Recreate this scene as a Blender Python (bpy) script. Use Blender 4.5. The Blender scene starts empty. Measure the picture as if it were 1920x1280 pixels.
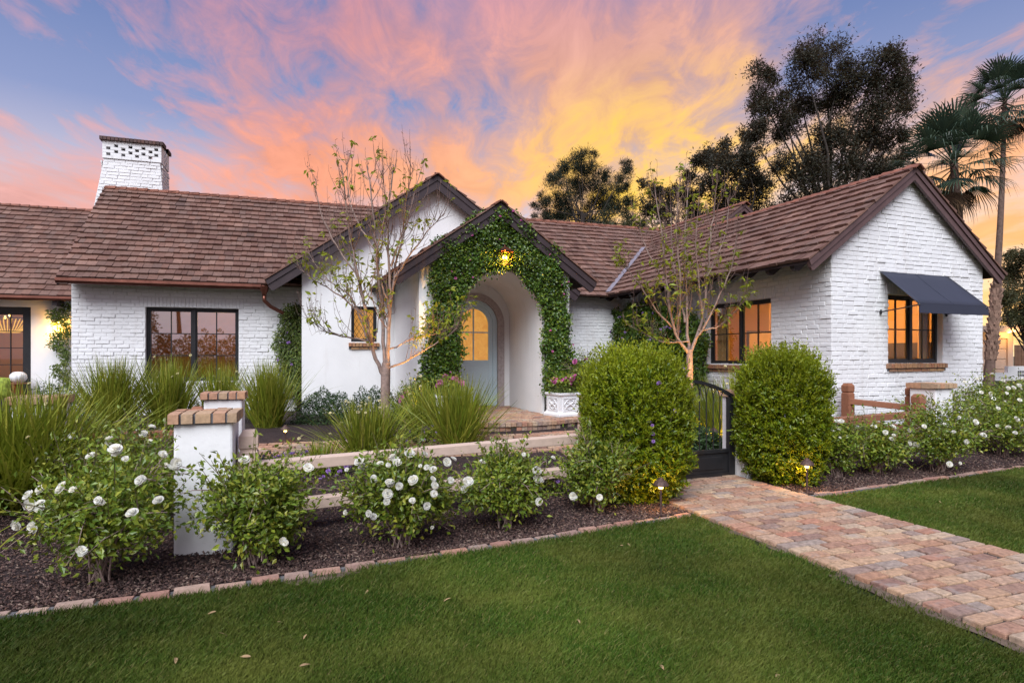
import bpy, math, random
import numpy as np
from mathutils import Vector, Matrix

R = math.radians
rng = np.random.default_rng(11)
random.seed(5)
SC = bpy.context.scene
COL = SC.collection

# ------------------------------------------------------------------ camera, sky, sun, exposure
F, V0, H = 1107.0, 665.0, 1.5            # focal length and horizon row (px of a 1920 wide frame), eye height
cam = bpy.data.cameras.new('camera')
cam.sensor_width = 36.0
cam.lens = F * 36.0 / 1920.0
cam.shift_y = (V0 - 640.0) / 1920.0
cam.clip_start = 0.05
cam.clip_end = 3000.0
camo = bpy.data.objects.new('camera', cam)
COL.objects.link(camo)
camo.location = (0, 0, H)
camo.rotation_euler = (R(90), 0, 0)
SC.camera = camo


def node(nt, typ, attrs=None, ins=None):
    n = nt.nodes.new(typ)
    for k, v in (attrs or {}).items():
        setattr(n, k, v)
    for k, v in (ins or {}).items():
        s = n.inputs[k]
        if isinstance(v, bpy.types.NodeSocket):
            nt.links.new(v, s)
        else:
            if isinstance(v, tuple) and len(v) == 3 and s.type == 'RGBA':
                v = (*v, 1.0)
            s.default_value = v
    return n


def ramp(nt, fac, stops, interp='LINEAR'):
    n = node(nt, 'ShaderNodeValToRGB', None, {'Fac': fac})
    cr = n.color_ramp
    cr.interpolation = interp
    while len(cr.elements) < len(stops):
        cr.elements.new(0.5)
    for e, (p, c) in zip(cr.elements, stops):
        e.position = p
        if isinstance(c, (int, float)):
            c = (c, c, c)
        e.color = (*c, 1.0)
    return n.outputs['Color']


def mth(nt, op, a, b=None, c=None, clamp=False):
    n = node(nt, 'ShaderNodeMath', {'operation': op, 'use_clamp': clamp})
    for i, v in enumerate((a, b, c)):
        if v is None:
            continue
        if isinstance(v, bpy.types.NodeSocket):
            nt.links.new(v, n.inputs[i])
        else:
            n.inputs[i].default_value = v
    return n.outputs[0]


def mixc(nt, fac, a, b, blend='MIX'):
    n = node(nt, 'ShaderNodeMix', {'data_type': 'RGBA', 'blend_type': blend})
    for i, v in ((0, fac), (6, a), (7, b)):
        if isinstance(v, bpy.types.NodeSocket):
            nt.links.new(v, n.inputs[i])
        else:
            n.inputs[i].default_value = (*v, 1.0) if isinstance(v, tuple) and len(v) == 3 else v
    return n.outputs[2]


SUN_AZ = R(17)
world = bpy.data.worlds.new('World')
SC.world = world
world.use_nodes = True
wt = world.node_tree
wt.nodes.clear()
tc = node(wt, 'ShaderNodeTexCoord')
nrm = node(wt, 'ShaderNodeVectorMath', {'operation': 'NORMALIZE'}, {0: tc.outputs['Generated']})
sx = node(wt, 'ShaderNodeSeparateXYZ', None, {0: nrm.outputs[0]})
X_, Y_, Z_ = sx.outputs
zc = mth(wt, 'MAXIMUM', Z_, 0.0)
# clear dusk sky: peach at the horizon to blue overhead
base = ramp(wt, zc, [(0.0, (1.0, .55, .30)), (.09, (.98, .60, .42)), (.18, (.80, .60, .60)), (.25, (.55, .52, .66)), (.34, (.26, .32, .56)),
                     (.46, (.150, .22, .46)), (1.0, (.17, .25, .52))])
dsun = node(wt, 'ShaderNodeVectorMath', {'operation': 'DOT_PRODUCT'},
            {0: nrm.outputs[0], 1: (math.sin(SUN_AZ), math.cos(SUN_AZ), 0.33)})
ds = mth(wt, 'DIVIDE', mth(wt, 'MAXIMUM', dsun.outputs['Value'], 0.0), math.sqrt(1 + .33 ** 2))
far_side = ramp(wt, ds, [(.05, 1.0), (.52, 0.0)])
base = mixc(wt, far_side, base, ramp(wt, zc, [(0.0, (.50, .44, .50)), (.10, (.60, .50, .55)), (.25, (.46, .45, .58)), (.46, (.22, .29, .50)), (1.0, (.17, .25, .52))]))
# cloud sheet seen in perspective: streaks run towards the sunset
zz = mth(wt, 'ADD', zc, .13)
px = mth(wt, 'DIVIDE', X_, zz)
py = mth(wt, 'DIVIDE', Y_, zz)
st = R(-4)
ua = mth(wt, 'SUBTRACT', mth(wt, 'MULTIPLY', px, math.cos(st)), mth(wt, 'MULTIPLY', py, math.sin(st)))
va = mth(wt, 'ADD', mth(wt, 'MULTIPLY', px, math.sin(st)), mth(wt, 'MULTIPLY', py, math.cos(st)))


def cloud(us, vs, detail, rough, dist, off):
    cv = node(wt, 'ShaderNodeCombineXYZ', None, {0: mth(wt, 'MULTIPLY', ua, us), 1: mth(wt, 'MULTIPLY', va, vs), 2: off})
    return node(wt, 'ShaderNodeTexNoise', None, {'Vector': cv.outputs[0], 'Scale': 1.0, 'Detail': detail, 'Roughness': rough,
                                                 'Distortion': dist}).outputs['Fac']


c_big = cloud(.60, .42, 3.0, .5, .4, 5.9)
c_mid = cloud(2.0, 1.05, 8.0, .58, .8, 2.2)
c_fine = cloud(7.0, 3.4, 8.0, .64, .7, 1.7)
near_sun = ramp(wt, ds, [(.70, 0.0), (.92, .55), (1.0, 1.0)])
cm = mth(wt, 'ADD', mth(wt, 'MULTIPLY', c_big, 1.25), mth(wt, 'MULTIPLY', c_mid, .75))
cm = mth(wt, 'ADD', cm, mth(wt, 'MULTIPLY', c_fine, .54))
cm = mth(wt, 'ADD', cm, mth(wt, 'MULTIPLY', near_sun, .10))
cm = mth(wt, 'ADD', cm, mth(wt, 'MULTIPLY', mth(wt, 'SUBTRACT', .33, zc), .15))
mask_v = mth(wt, 'MULTIPLY', ramp(wt, mth(wt, 'MULTIPLY', cm, .5), [(.588, 0.0), (.643, .5), (.715, 1.0)]), .92)
ccol = ramp(wt, ds, [(0.0, (.54, .44, .53)), (.42, (.70, .44, .46)), (.66, (.90, .38, .30)), (.83, (.98, .36, .19)), (.925, (1.0, .43, .20)), (.985, (1.0, .52, .22)), (1.0, (1.0, .55, .20))])
# the highest clouds turn from orange to pink and mauve, thin edges too
hi = ramp(wt, zc, [(.30, 0.0), (.52, 1.0)])
ccol = mixc(wt, mth(wt, 'MULTIPLY', hi, .70), ccol, (.58, .27, .40))
sky = mixc(wt, mask_v, base, ccol)
shade = ramp(wt, c_fine, [(.35, .82), (.65, 1.08)])
sky = mixc(wt, mth(wt, 'MULTIPLY', mask_v, .8), sky, mixc(wt, 1.0, sky, shade, 'MULTIPLY'))
# gold where the thicker streaks lie over the sunset
gold = mth(wt, 'MULTIPLY', ramp(wt, ds, [(.950, 0.0), (.990, 1.0)]), ramp(wt, mth(wt, 'ADD', mth(wt, 'MULTIPLY', c_mid, .6), mth(wt, 'MULTIPLY', c_fine, .4)), [(.44, .06), (.60, 1.0)]))
gold = mth(wt, 'MULTIPLY', gold, mth(wt, 'POWER', mask_v, 1.4))
gold = mth(wt, 'MULTIPLY', gold, ramp(wt, zc, [(.34, 1.0), (.45, .08)]))
sky = mixc(wt, mth(wt, 'MULTIPLY', gold, .95), sky, (1.05, .69, .05))
low_r = node(wt, 'ShaderNodeVectorMath', {'operation': 'DOT_PRODUCT'}, {0: nrm.outputs[0], 1: (math.sin(R(37)), math.cos(R(37)), 0.0)})
lowv = mth(wt, 'MULTIPLY', mth(wt, 'POWER', mth(wt, 'MAXIMUM', low_r.outputs['Value'], 0.0), 16.0), mth(wt, 'POWER', mth(wt, 'SUBTRACT', 1.0, zc), 5.5))
sky = mixc(wt, mth(wt, 'MULTIPLY', lowv, .95), sky, mixc(wt, ramp(wt, c_mid, [(.42, 0.0), (.62, 1.0)]), (1.4, 1.08, .62), (1.2, .74, .18)))
nish = node(wt, 'ShaderNodeTexSky', {'sky_type': 'NISHITA', 'sun_disc': False, 'sun_elevation': R(3), 'sun_rotation': SUN_AZ})
bg1 = node(wt, 'ShaderNodeBackground', None, {'Color': sky, 'Strength': 1.0})
bg2 = node(wt, 'ShaderNodeBackground', None, {'Color': nish.outputs[0], 'Strength': 0.008})
addw = node(wt, 'ShaderNodeAddShader', None, {0: bg1.outputs[0], 1: bg2.outputs[0]})
node(wt, 'ShaderNodeOutputWorld', None, {'Surface': addw.outputs[0]})

# the broad soft light of the dusk sky on the street side
sun = bpy.data.lights.new('sun', 'SUN')
sun.energy = 4.8
sun.angle = R(46)
sun.color = (.91, .955, 1.0)
suno = bpy.data.objects.new('sun', sun)
COL.objects.link(suno)
suno.location = (0, -10, 20)
suno.rotation_euler = Vector((.16, .66, -.74)).to_track_quat('-Z', 'Y').to_euler()

SC.view_settings.view_transform = 'Standard'
SC.view_settings.look = 'None'
SC.view_settings.exposure = 0.10
SC.view_settings.gamma = 1.0
SC.view_settings.use_curve_mapping = False
SC.render.engine = 'CYCLES'
SC.cycles.max_bounces = 6
SC.cycles.transparent_max_bounces = 12
SC.cycles.diffuse_bounces = 3
SC.cycles.glossy_bounces = 2
SC.cycles.transmission_bounces = 4
SC.cycles.caustics_reflective = False
SC.cycles.caustics_refractive = False
SC.cycles.use_denoising = True
SC.cycles.sample_clamp_indirect = 4.0


# ------------------------------------------------------------------ pixel rays to places
def gp(u, v, z=0.0):
    Y = F * (H - z) / (v - V0)
    return Vector(((u - 960) / F * Y, Y, z))


def dp(u, v, Y):
    return Vector(((u - 960) / F * Y, Y, H + (V0 - v) / F * Y))


def hit(u, O, e):
    """where the pixel column u meets the vertical plane through O along e: distance along e"""
    k = (u - 960) / F
    return (k * O[1] - O[0]) / (e[0] - k * e[1])


def zat(v, Y):
    return H + (V0 - v) / F * Y


def gz(X, Y):
    t = np.clip((np.asarray(Y, float) - 7.6) / 2.2, 0, 1)
    return .2 * t * t * (3 - 2 * t)


def g(X, Y):
    return float(gz(X, Y))


def axes(deg):
    a = Vector((math.cos(R(deg)), math.sin(R(deg)), 0))
    return a, Vector((-a.y, a.x, 0))


ZUP = Vector((0, 0, 1))


# ------------------------------------------------------------------ mesh helpers
def fast_mesh(name, V, Fc, smooth=False):
    V = np.ascontiguousarray(V, dtype=np.float32)
    Fc = np.ascontiguousarray(Fc, dtype=np.int32)
    me = bpy.data.meshes.new(name)
    me.vertices.add(len(V))
    me.vertices.foreach_set('co', V.ravel())
    M, k = Fc.shape
    me.loops.add(M * k)
    me.loops.foreach_set('vertex_index', Fc.ravel())
    me.polygons.add(M)
    me.polygons.foreach_set('loop_start', np.arange(0, M * k, k, dtype=np.int32))
    me.update(calc_edges=True)
    me.polygons.foreach_set('use_smooth', np.full(M, smooth, dtype=bool))
    me.update()
    return me


def link(name, me, m, parent=None, smooth=None):
    o = bpy.data.objects.new(name, me)
    COL.objects.link(o)
    if m is not None and not me.materials:
        me.materials.append(m)
    if parent is not None:
        o.parent = parent
        if parent.parent is None:
            o.matrix_parent_inverse = Matrix.Translation(-Vector(parent.location))
    return o


class MB:
    def __init__(s):
        s.v, s.f = [], []

    def add(s, vs, fs):
        n = len(s.v)
        s.v += [tuple(p) for p in vs]
        s.f += [tuple(i + n for i in q) for q in fs]
        return s

    def box(s, c, ex, ey, ez):
        """centre and three half-extent vectors"""
        c, ex, ey, ez = Vector(c), Vector(ex), Vector(ey), Vector(ez)
        P = [c + i * ex + j * ey + k * ez for k in (-1, 1) for j in (-1, 1) for i in (-1, 1)]
        return s.add(P, [(0, 2, 3, 1), (4, 5, 7, 6), (0, 1, 5, 4), (2, 6, 7, 3), (0, 4, 6, 2), (1, 3, 7, 5)])

    def beam(s, p, q, w, h, up=ZUP):
        """bar from p to q, w wide across, h high"""
        p, q = Vector(p), Vector(q)
        d = (q - p)
        side = d.cross(up)
        side.normalize()
        u = side.cross(d)
        u.normalize()
        return s.box((p + q) / 2, d / 2, side * w / 2, u * h / 2)

    def prism(s, poly, d):
        """a planar polygon (3D points) swept by d"""
        n = len(poly)
        d = Vector(d)
        P = [Vector(p) for p in poly] + [Vector(p) + d for p in poly]
        return s.add(P, [tuple(range(n - 1, -1, -1)), tuple(range(n, 2 * n))] + [(i, (i + 1) % n, n + (i + 1) % n, n + i) for i in range(n)])

    def tube(s, pts, rad, k=6, cap=True):
        pts = [Vector(p) for p in pts]
        if not isinstance(rad, (list, tuple, np.ndarray)):
            rad = [rad] * len(pts)
        rings = []
        ref = Vector((.31, .2, .93))
        for i, p in enumerate(pts):
            d = pts[min(i + 1, len(pts) - 1)] - pts[max(i - 1, 0)]
            if d.length < 1e-9:
                d = Vector((0, 0, 1))
            d.normalize()
            x = d.cross(ref)
            if x.length < .05:
                x = d.cross(Vector((1, 0, 0)))
            x.normalize()
            y = d.cross(x)
            rings.append([p + (x * math.cos(2 * math.pi * j / k) + y * math.sin(2 * math.pi * j / k)) * rad[i] for j in range(k)])
        V = [q for r in rings for q in r]
        Fs = []
        for i in range(len(pts) - 1):
            for j in range(k):
                a, b = i * k + j, i * k + (j + 1) % k
                Fs.append((a, b, b + k, a + k))
        if cap:
            Fs.append(tuple(range(k - 1, -1, -1)))
            Fs.append(tuple(range((len(pts) - 1) * k, len(pts) * k)))
        return s.add(V, Fs)

    def lathe(s, c, prof, k=16):
        """prof: list of (radius, z) about the vertical through c"""
        c = Vector(c)
        V, Fs = [], []
        for r, z in prof:
            V += [c + Vector((r * math.cos(2 * math.pi * j / k), r * math.sin(2 * math.pi * j / k), z)) for j in range(k)]
        for i in range(len(prof) - 1):
            for j in range(k):
                a, b = i * k + j, i * k + (j + 1) % k
                Fs.append((a, b, b + k, a + k))
        Fs.append(tuple(range(k - 1, -1, -1)))
        Fs.append(tuple(range((len(prof) - 1) * k, len(prof) * k)))
        return s.add(V, Fs)

    def build(s, name, m, parent=None, smooth=False, bevel=0.0):
        me = bpy.data.meshes.new(name)
        me.from_pydata(s.v, [], s.f)
        me.update()
        if smooth:
            me.shade_smooth()
        o = link(name, me, m, parent)
        if bevel:
            b = o.modifiers.new('edge', 'BEVEL')
            b.width = bevel
            b.segments = 2
            b.limit_method = 'ANGLE'
        return o


def thing(name, label, cat, loc=(0, 0, 0), group=None):
    o = bpy.data.objects.new(name, None)
    COL.objects.link(o)
    o.location = loc
    o.empty_display_size = .2
    o['label'] = label
    o['category'] = cat
    if group:
        o['group'] = group
    return o


def tag(o, label=None, cat=None, group=None, kind=None):
    for k, v in (('label', label), ('category', cat), ('group', group), ('kind', kind)):
        if v:
            o[k] = v
    return o


# unit piece: x in -.5..+.5, z in -.5..+.5, y 0..1 outward, front edges eased
BRV = np.array([(-.5, 0, -.5), (.5, 0, -.5), (.5, 0, .5), (-.5, 0, .5),
                (-.5, .6, -.5), (.5, .6, -.5), (.5, .6, .5), (-.5, .6, .5),
                (-.47, 1, -.42), (.47, 1, -.42), (.47, 1, .42), (-.47, 1, .42)], float)
BRF = np.array([(0, 1, 5, 4), (1, 2, 6, 5), (2, 3, 7, 6), (3, 0, 4, 7), (4, 5, 9, 8), (5, 6, 10, 9), (6, 7, 11, 10), (7, 4, 8, 11), (8, 9, 10, 11)])
# unit paver: the same with a crisper edge
PVV = BRV.copy()
PVV[4:8, 1] = .86
PVV[8:, 0] *= .485 / .47
PVV[8:, 2] *= .465 / .42
# unit shingle: x across, y from butt 0 to head 1, z up from the roof
SHV = np.array([(-.5, 0, 0), (.5, 0, 0), (.5, 1, 0), (-.5, 1, 0), (-.5, 0, 1), (.5, 0, 1), (.5, 1, .12), (-.5, 1, .12)], float)
SHF = np.array([(3, 2, 1, 0), (4, 5, 6, 7), (0, 1, 5, 4), (1, 2, 6, 5), (2, 3, 7, 6), (3, 0, 4, 7)])


def mat4(c, ex, ey, ez):
    M = np.eye(4)
    M[:3, 0], M[:3, 1], M[:3, 2], M[:3, 3] = ex, ey, ez, c
    return M


def in_view(p, margin=0):
    if p[1] < .3:
        return None
    u = 960 + F * p[0] / p[1]
    v = V0 - F * (p[2] - H) / p[1]
    if -margin < u < 1920 + margin and -margin < v < 1280 + margin:
        return u, v
    return None


class Pieces:
    """bricks, shingles and the like: the ones that show largest become objects, the rest one joined part"""

    def __init__(s, name, TV, TF, m, face_axis):
        s.name, s.TV, s.TF, s.m, s.ax = name, TV, TF, m, face_axis
        s.items = []          # (parent, matrix)

    def add(s, parent, M):
        s.items.append((parent, M))

    def share(s, M):
        c = M[:3, 3]
        if in_view(c) is None:
            return 0.0
        axs = [i for i in range(3) if i != s.ax]
        n = np.cross(M[:3, axs[0]], M[:3, axs[1]])
        w = np.array([0, 0, H]) - c
        d = np.linalg.norm(w)
        return abs(float(n @ w) / d) / d ** 2

    def build(s, limit=300, ok=None):
        sh = np.array([s.share(M) if (ok is None or ok(M[:3, 3])) else 0.0 for _, M in s.items])
        order = np.argsort(-sh)
        top = set(int(i) for i in order[:limit] if sh[i] > 0)
        me = fast_mesh(s.name, s.TV, s.TF)
        me.materials.append(s.m)
        rest = {}
        for i, (par, M) in enumerate(s.items):
            if i in top:
                o = bpy.data.objects.new(s.name, me)
                COL.objects.link(o)
                o.parent = par
                if par.parent is None:
                    o.matrix_parent_inverse = Matrix.Translation(-Vector(par.location))
                o.matrix_basis = Matrix(M.tolist())
            else:
                rest.setdefault(par.name, (par, []))[1].append(M)
        for par, Ms in rest.values():
            A = np.array(Ms)
            hv = np.c_[s.TV, np.ones(len(s.TV))]
            V = np.einsum('nij,kj->nki', A, hv)[:, :, :3].reshape(-1, 3)
            Fc = (s.TF[None] + (np.arange(len(A)) * len(s.TV))[:, None, None]).reshape(-1, s.TF.shape[1])
            o = link(s.name, fast_mesh(s.name, V, Fc), s.m, par)
            o['kind'] = 'stuff'


# ------------------------------------------------------------------ materials
MATS = {}


def pbr(name, rough=.6, metallic=0.0, spec=.4):
    m = bpy.data.materials.new(name)
    m.use_nodes = True
    nt = m.node_tree
    nt.nodes.clear()
    p = node(nt, 'ShaderNodeBsdfPrincipled', None, {'Roughness': rough, 'Metallic': metallic, 'Specular IOR Level': spec})
    out = node(nt, 'ShaderNodeOutputMaterial', None, {'Surface': p.outputs[0]})
    MATS[name] = m
    return m, nt, p, out


def setc(nt, p, c):
    s = p.inputs['Base Color']
    if isinstance(c, bpy.types.NodeSocket):
        nt.links.new(c, s)
    else:
        s.default_value = (*c, 1)


def pos(nt):
    return node(nt, 'ShaderNodeNewGeometry').outputs['Position']


def noise(nt, vec, scale, detail=4, rough=.55, dist=0.0):
    ins = {'Scale': scale, 'Detail': detail, 'Roughness': rough, 'Distortion': dist}
    if vec is not None:
        ins['Vector'] = vec
    return node(nt, 'ShaderNodeTexNoise', None, ins).outputs['Fac']


def bump(nt, p, h, strength=.3, dist=.01):
    b = node(nt, 'ShaderNodeBump', None, {'Height': h, 'Strength': strength, 'Distance': dist})
    nt.links.new(b.outputs[0], p.inputs['Normal'])


def rnd(nt):
    """one random number per piece, whether it is an object or an island of a joined part"""
    a = node(nt, 'ShaderNodeNewGeometry').outputs['Random Per Island']
    b = node(nt, 'ShaderNodeObjectInfo').outputs['Random']
    return mth(nt, 'FRACT', mth(nt, 'ADD', a, b))


def mat_flat(name, c, rough=.6, metallic=0.0, var=.12, scale=6.0, bmp=.0, bscale=60, spec=.4):
    m, nt, p, _ = pbr(name, rough, metallic, spec)
    P = pos(nt)
    n1 = noise(nt, P, scale, 5)
    lo = tuple(x * (1 - var) for x in c)
    hi = tuple(min(1, x * (1 + var)) for x in c)
    setc(nt, p, ramp(nt, n1, [(.3, lo), (.7, hi)]))
    if bmp:
        bump(nt, p, noise(nt, P, bscale, 6), bmp, .01)
    return m


def mat_pieces(name, cols, rough=.75, grain=30.0, gvar=.25, bmp=.4, stain=None, spec=.3):
    """one colour per piece out of cols, with grain on it"""
    m, nt, p, _ = pbr(name, rough, 0, spec)
    r = rnd(nt)
    k = len(cols)
    c = ramp(nt, r, [((i + .5) / k, col) for i, col in enumerate(cols)])
    P = pos(nt)
    n1 = noise(nt, P, grain, 6, .65)
    c = mixc(nt, 1.0, c, ramp(nt, n1, [(.25, 1 - gvar), (.75, 1 + gvar * .4)]), 'MULTIPLY')
    if stain:
        n2 = noise(nt, P, stain[1], 4, .6)
        c = mixc(nt, ramp(nt, n2, [(stain[2], 0.0), (stain[2] + .12, stain[3])]), c, stain[0])
    setc(nt, p, c)
    if bmp:
        bump(nt, p, n1, bmp, .006)
    return m


def mat_leaf(name, cols, rough=.45, trans=.3, tcol=None, spec=.35, patch=1.2):
    """leaves: every leaf its own green, soft light through it"""
    m, nt, p, out = pbr(name, rough, 0, spec)
    r = rnd(nt)
    k = len(cols)
    c = ramp(nt, r, [((i + .5) / k, col) for i, col in enumerate(cols)])
    n1 = noise(nt, pos(nt), patch, 3)
    c = mixc(nt, 1.0, c, ramp(nt, n1, [(.3, .78), (.7, 1.15)]), 'MULTIPLY')
    setc(nt, p, c)
    t = node(nt, 'ShaderNodeBsdfTranslucent', None, {'Color': mixc(nt, .5, c, tcol or cols[-1])})
    mx = node(nt, 'ShaderNodeMixShader', None, {0: trans, 1: p.outputs[0], 2: t.outputs[0]})
    nt.links.new(mx.outputs[0], out.inputs['Surface'])
    return m


def stucco_mat():
    m, nt, p, _ = pbr('white_stucco', .85, 0, .3)
    P = pos(nt)
    c = ramp(nt, noise(nt, P, 2.2, 5), [(.3, (.775, .77, .765)), (.7, (.82, .815, .81))])
    mp = node(nt, 'ShaderNodeMapping', None, {'Vector': P, 'Scale': (7, 7, .8)})
    c = mixc(nt, ramp(nt, noise(nt, mp.outputs[0], 1.0, 5, .6), [(.56, 0.0), (.78, .28)]), c, (.55, .50, .45))
    c = mixc(nt, ramp(nt, noise(nt, P, 26, 6, .7), [(.62, 0.0), (.72, .22)]), c, (.52, .48, .44))
    setc(nt, p, c)
    bump(nt, p, noise(nt, P, 16, 6, .6), .3, .012)


stucco_mat()


def painted_brick():
    m, nt, p, _ = pbr('white_brick_paint', .62, 0, .35)
    P = pos(nt)
    n1 = noise(nt, P, 14, 6, .6)
    n2 = noise(nt, P, 2.2, 4)
    c = ramp(nt, n2, [(.3, (.74, .735, .735)), (.7, (.82, .82, .82))])
    c = mixc(nt, ramp(nt, noise(nt, P, 40, 4, .7), [(.68, 0.0), (.76, .45)]), c, (.50, .45, .42))
    mp = node(nt, 'ShaderNodeMapping', None, {'Vector': P, 'Scale': (6, 6, .7)})
    c = mixc(nt, ramp(nt, noise(nt, mp.outputs[0], 1.0, 5, .6), [(.54, 0.0), (.76, .32)]), c, (.56, .51, .47))
    setc(nt, p, c)
    bump(nt, p, n1, .55, .012)
    return m


painted_brick()
mat_flat('joint_white', (.70, .695, .69), .85, 0, .06, 8, .3, 40)


def shingle_mat():
    m, nt, p, _ = pbr('cedar_shingle', .72, 0, .3)
    r = rnd(nt)
    c = ramp(nt, r, [(.0, (.100, .052, .040)), (.2, (.145, .076, .056)), (.4, (.125, .072, .056)), (.6, (.165, .088, .065)), (.8, (.135, .082, .065)),
                     (.93, (.195, .112, .085)), (1, (.095, .058, .048))])
    # grain runs down the slope: stretched noise in the piece's own space plus world breakup
    P = pos(nt)
    mp = node(nt, 'ShaderNodeMapping', None, {'Vector': P, 'Scale': (26, 26, 3.0)})
    n1 = noise(nt, mp.outputs[0], 1.0, 7, .7)
    c = mixc(nt, 1.0, c, ramp(nt, n1, [(.28, .85), (.5, 1.2), (.75, 1.5)]), 'MULTIPLY')
    n2 = noise(nt, P, .9, 3)
    c = mixc(nt, 1.0, c, ramp(nt, n2, [(.3, .82), (.7, 1.12)]), 'MULTIPLY')
    setc(nt, p, c)
    bump(nt, p, n1, .5, .01)
    return m


shingle_mat()
mat_flat('roof_deck', (.035, .022, .018), .9)
mat_flat('ridge_cedar', (.20, .075, .045), .7, 0, .35, 9, .4, 40)
mat_flat('dark_trim', (.043, .029, .032), .5, 0, .15, 5, .1, 30)
mat_flat('warm_trim', (.105, .062, .060), .5, 0, .15, 5, .1, 30)
mat_flat('copper', (.17, .065, .045), .38, .75, .25, 5)
mat_flat('zinc', (.30, .27, .30), .5, .4, .12, 5)
mat_flat('black_steel', (.018, .018, .02), .42, 0, .2, 8)
mat_flat('rusty_bronze', (.10, .06, .05), .6, .4, .4, 40, .3, 80)
mat_flat('door_blue', (.55, .68, .73), .45, 0, .03, 3)
mat_flat('surround_stone', (.40, .34, .33), .8, 0, .22, 22, .4, 50)
mat_flat('cast_stone', (.70, .70, .71), .75, 0, .07, 10, .25, 50)
mat_flat('navy_canvas', (.030, .034, .055), .8, 0, .05, 3)
mat_flat('plum_wall', (.32, .25, .26), .8, 0, .05, 3)


def wood(name, c, rough=.7):
    m, nt, p, _ = pbr(name, rough, 0, .25)
    tcn = node(nt, 'ShaderNodeTexCoord').outputs['Object']
    P = pos(nt)
    mp = node(nt, 'ShaderNodeMapping', None, {'Vector': P, 'Rotation': (0, 0, R(-27)), 'Scale': (1.1, 22, 22)})
    n1 = noise(nt, mp.outputs[0], 1.0, 6, .6, .4)
    cc = ramp(nt, n1, [(.3, tuple(x * .86 for x in c)), (.5, c), (.72, tuple(min(1, x * 1.10) for x in c))])
    kn = node(nt, 'ShaderNodeTexVoronoi', None, {'Vector': P, 'Scale': 2.3}).outputs['Distance']
    cc = mixc(nt, ramp(nt, kn, [(.035, .8), (.06, 0.0)]), cc, tuple(x * .4 for x in c))
    setc(nt, p, cc)
    bump(nt, p, n1, .25, .006)
    return m


wood('bleached_cedar', (.60, .45, .36))
wood('red_cedar', (.27, .115, .065))
mat_pieces('path_brick', [(.44, .245, .155), (.54, .36, .225), (.36, .20, .14), (.51, .31, .20), (.42, .31, .235), (.57, .41, .27), (.38, .24, .175),
                          (.46, .22, .145), (.52, .35, .24), (.29, .165, .125), (.37, .29, .24)], .85, 26, .6, 1.0, ((.34, .30, .27), 6.0, .57, .5))
mat_pieces('curb_brick', [(.42, .25, .19), (.36, .19, .15), (.46, .32, .25), (.32, .22, .19), (.45, .24, .17)], .85, 30, .35, .7,
           ((.24, .22, .21), 9.0, .60, .55))
mat_pieces('cap_brick', [(.52, .29, .17), (.47, .25, .16), (.55, .38, .23), (.50, .33, .20), (.45, .31, .20)], .8, 26, .4, .7,
           ((.08, .08, .09), 14.0, .64, .75))
mat_pieces('sill_brick', [(.42, .22, .11), (.46, .28, .14), (.36, .16, .09), (.44, .25, .13), (.32, .18, .11)], .8, 30, .4, .6,
           ((.06, .06, .07), 16.0, .60, .8))
mat_pieces('chimney_cap_brick', [(.085, .055, .05), (.14, .075, .06), (.11, .07, .065)], .85, 30, .3, .5)
mat_flat('grey_mortar', (.13, .125, .13), .9, 0, .3, 20, .4, 60)
mat_flat('path_sand', (.055, .045, .038), .95, 0, .35, 18, .5, 60)


def mulch_mat():
    m, nt, p, _ = pbr('mulch_soil', .95, 0, .15)
    P = pos(nt)
    n1 = noise(nt, P, 45, 6, .7)
    n2 = noise(nt, P, 2.5, 4)
    c = ramp(nt, n1, [(.3, (.016, .011, .010)), (.55, (.06, .042, .040)), (.75, (.12, .085, .08))])
    c = mixc(nt, 1.0, c, ramp(nt, n2, [(.3, .75), (.7, 1.1)]), 'MULTIPLY')
    setc(nt, p, c)
    bump(nt, p, n1, .9, .03)
    return m


mulch_mat()
mat_pieces('bark_chip', [(.045, .024, .019), (.085, .050, .042), (.125, .075, .064), (.062, .035, .028), (.165, .105, .09), (.036, .024, .022),
                         (.105, .065, .058), (.145, .078, .055), (.26, .19, .15)], .9, 60, .4, .3)


def lawn_mat():
    m, nt, p, _ = pbr('lawn_soil', .95, 0, .1)
    P = pos(nt)
    n1 = noise(nt, P, 1.1, 5, .6)
    n2 = noise(nt, P, 70, 5, .7)
    c = ramp(nt, n1, [(.3, (.030, .046, .012)), (.55, (.045, .060, .018)), (.75, (.085, .075, .035))])
    c = mixc(nt, 1.0, c, ramp(nt, n2, [(.3, .5), (.7, 1.2)]), 'MULTIPLY')
    setc(nt, p, c)
    bump(nt, p, n2, .8, .02)
    return m


lawn_mat()


def blade_mat():
    m, nt, p, out = pbr('grass_blade', .55, 0, .2)
    r = rnd(nt)
    P = pos(nt)
    c = ramp(nt, r, [(.0, (.042, .092, .012)), (.25, (.062, .125, .015)), (.5, (.082, .148, .017)), (.75, (.108, .162, .024)), (.92, (.155, .178, .038)),
                     (1, (.26, .22, .085))])
    n1 = noise(nt, P, 1.3, 5, .6)
    n2 = noise(nt, P, .45, 3, .5)
    c = mixc(nt, ramp(nt, n1, [(.42, 0.0), (.64, .8)]), c, (.185, .205, .040))
    c = mixc(nt, 1.0, c, ramp(nt, n2, [(.35, .55), (.62, 1.25)]), 'MULTIPLY')
    setc(nt, p, c)
    t = node(nt, 'ShaderNodeBsdfTranslucent', None, {'Color': c})
    mx = node(nt, 'ShaderNodeMixShader', None, {0: .3, 1: p.outputs[0], 2: t.outputs[0]})
    nt.links.new(mx.outputs[0], out.inputs['Surface'])
    return m


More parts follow.
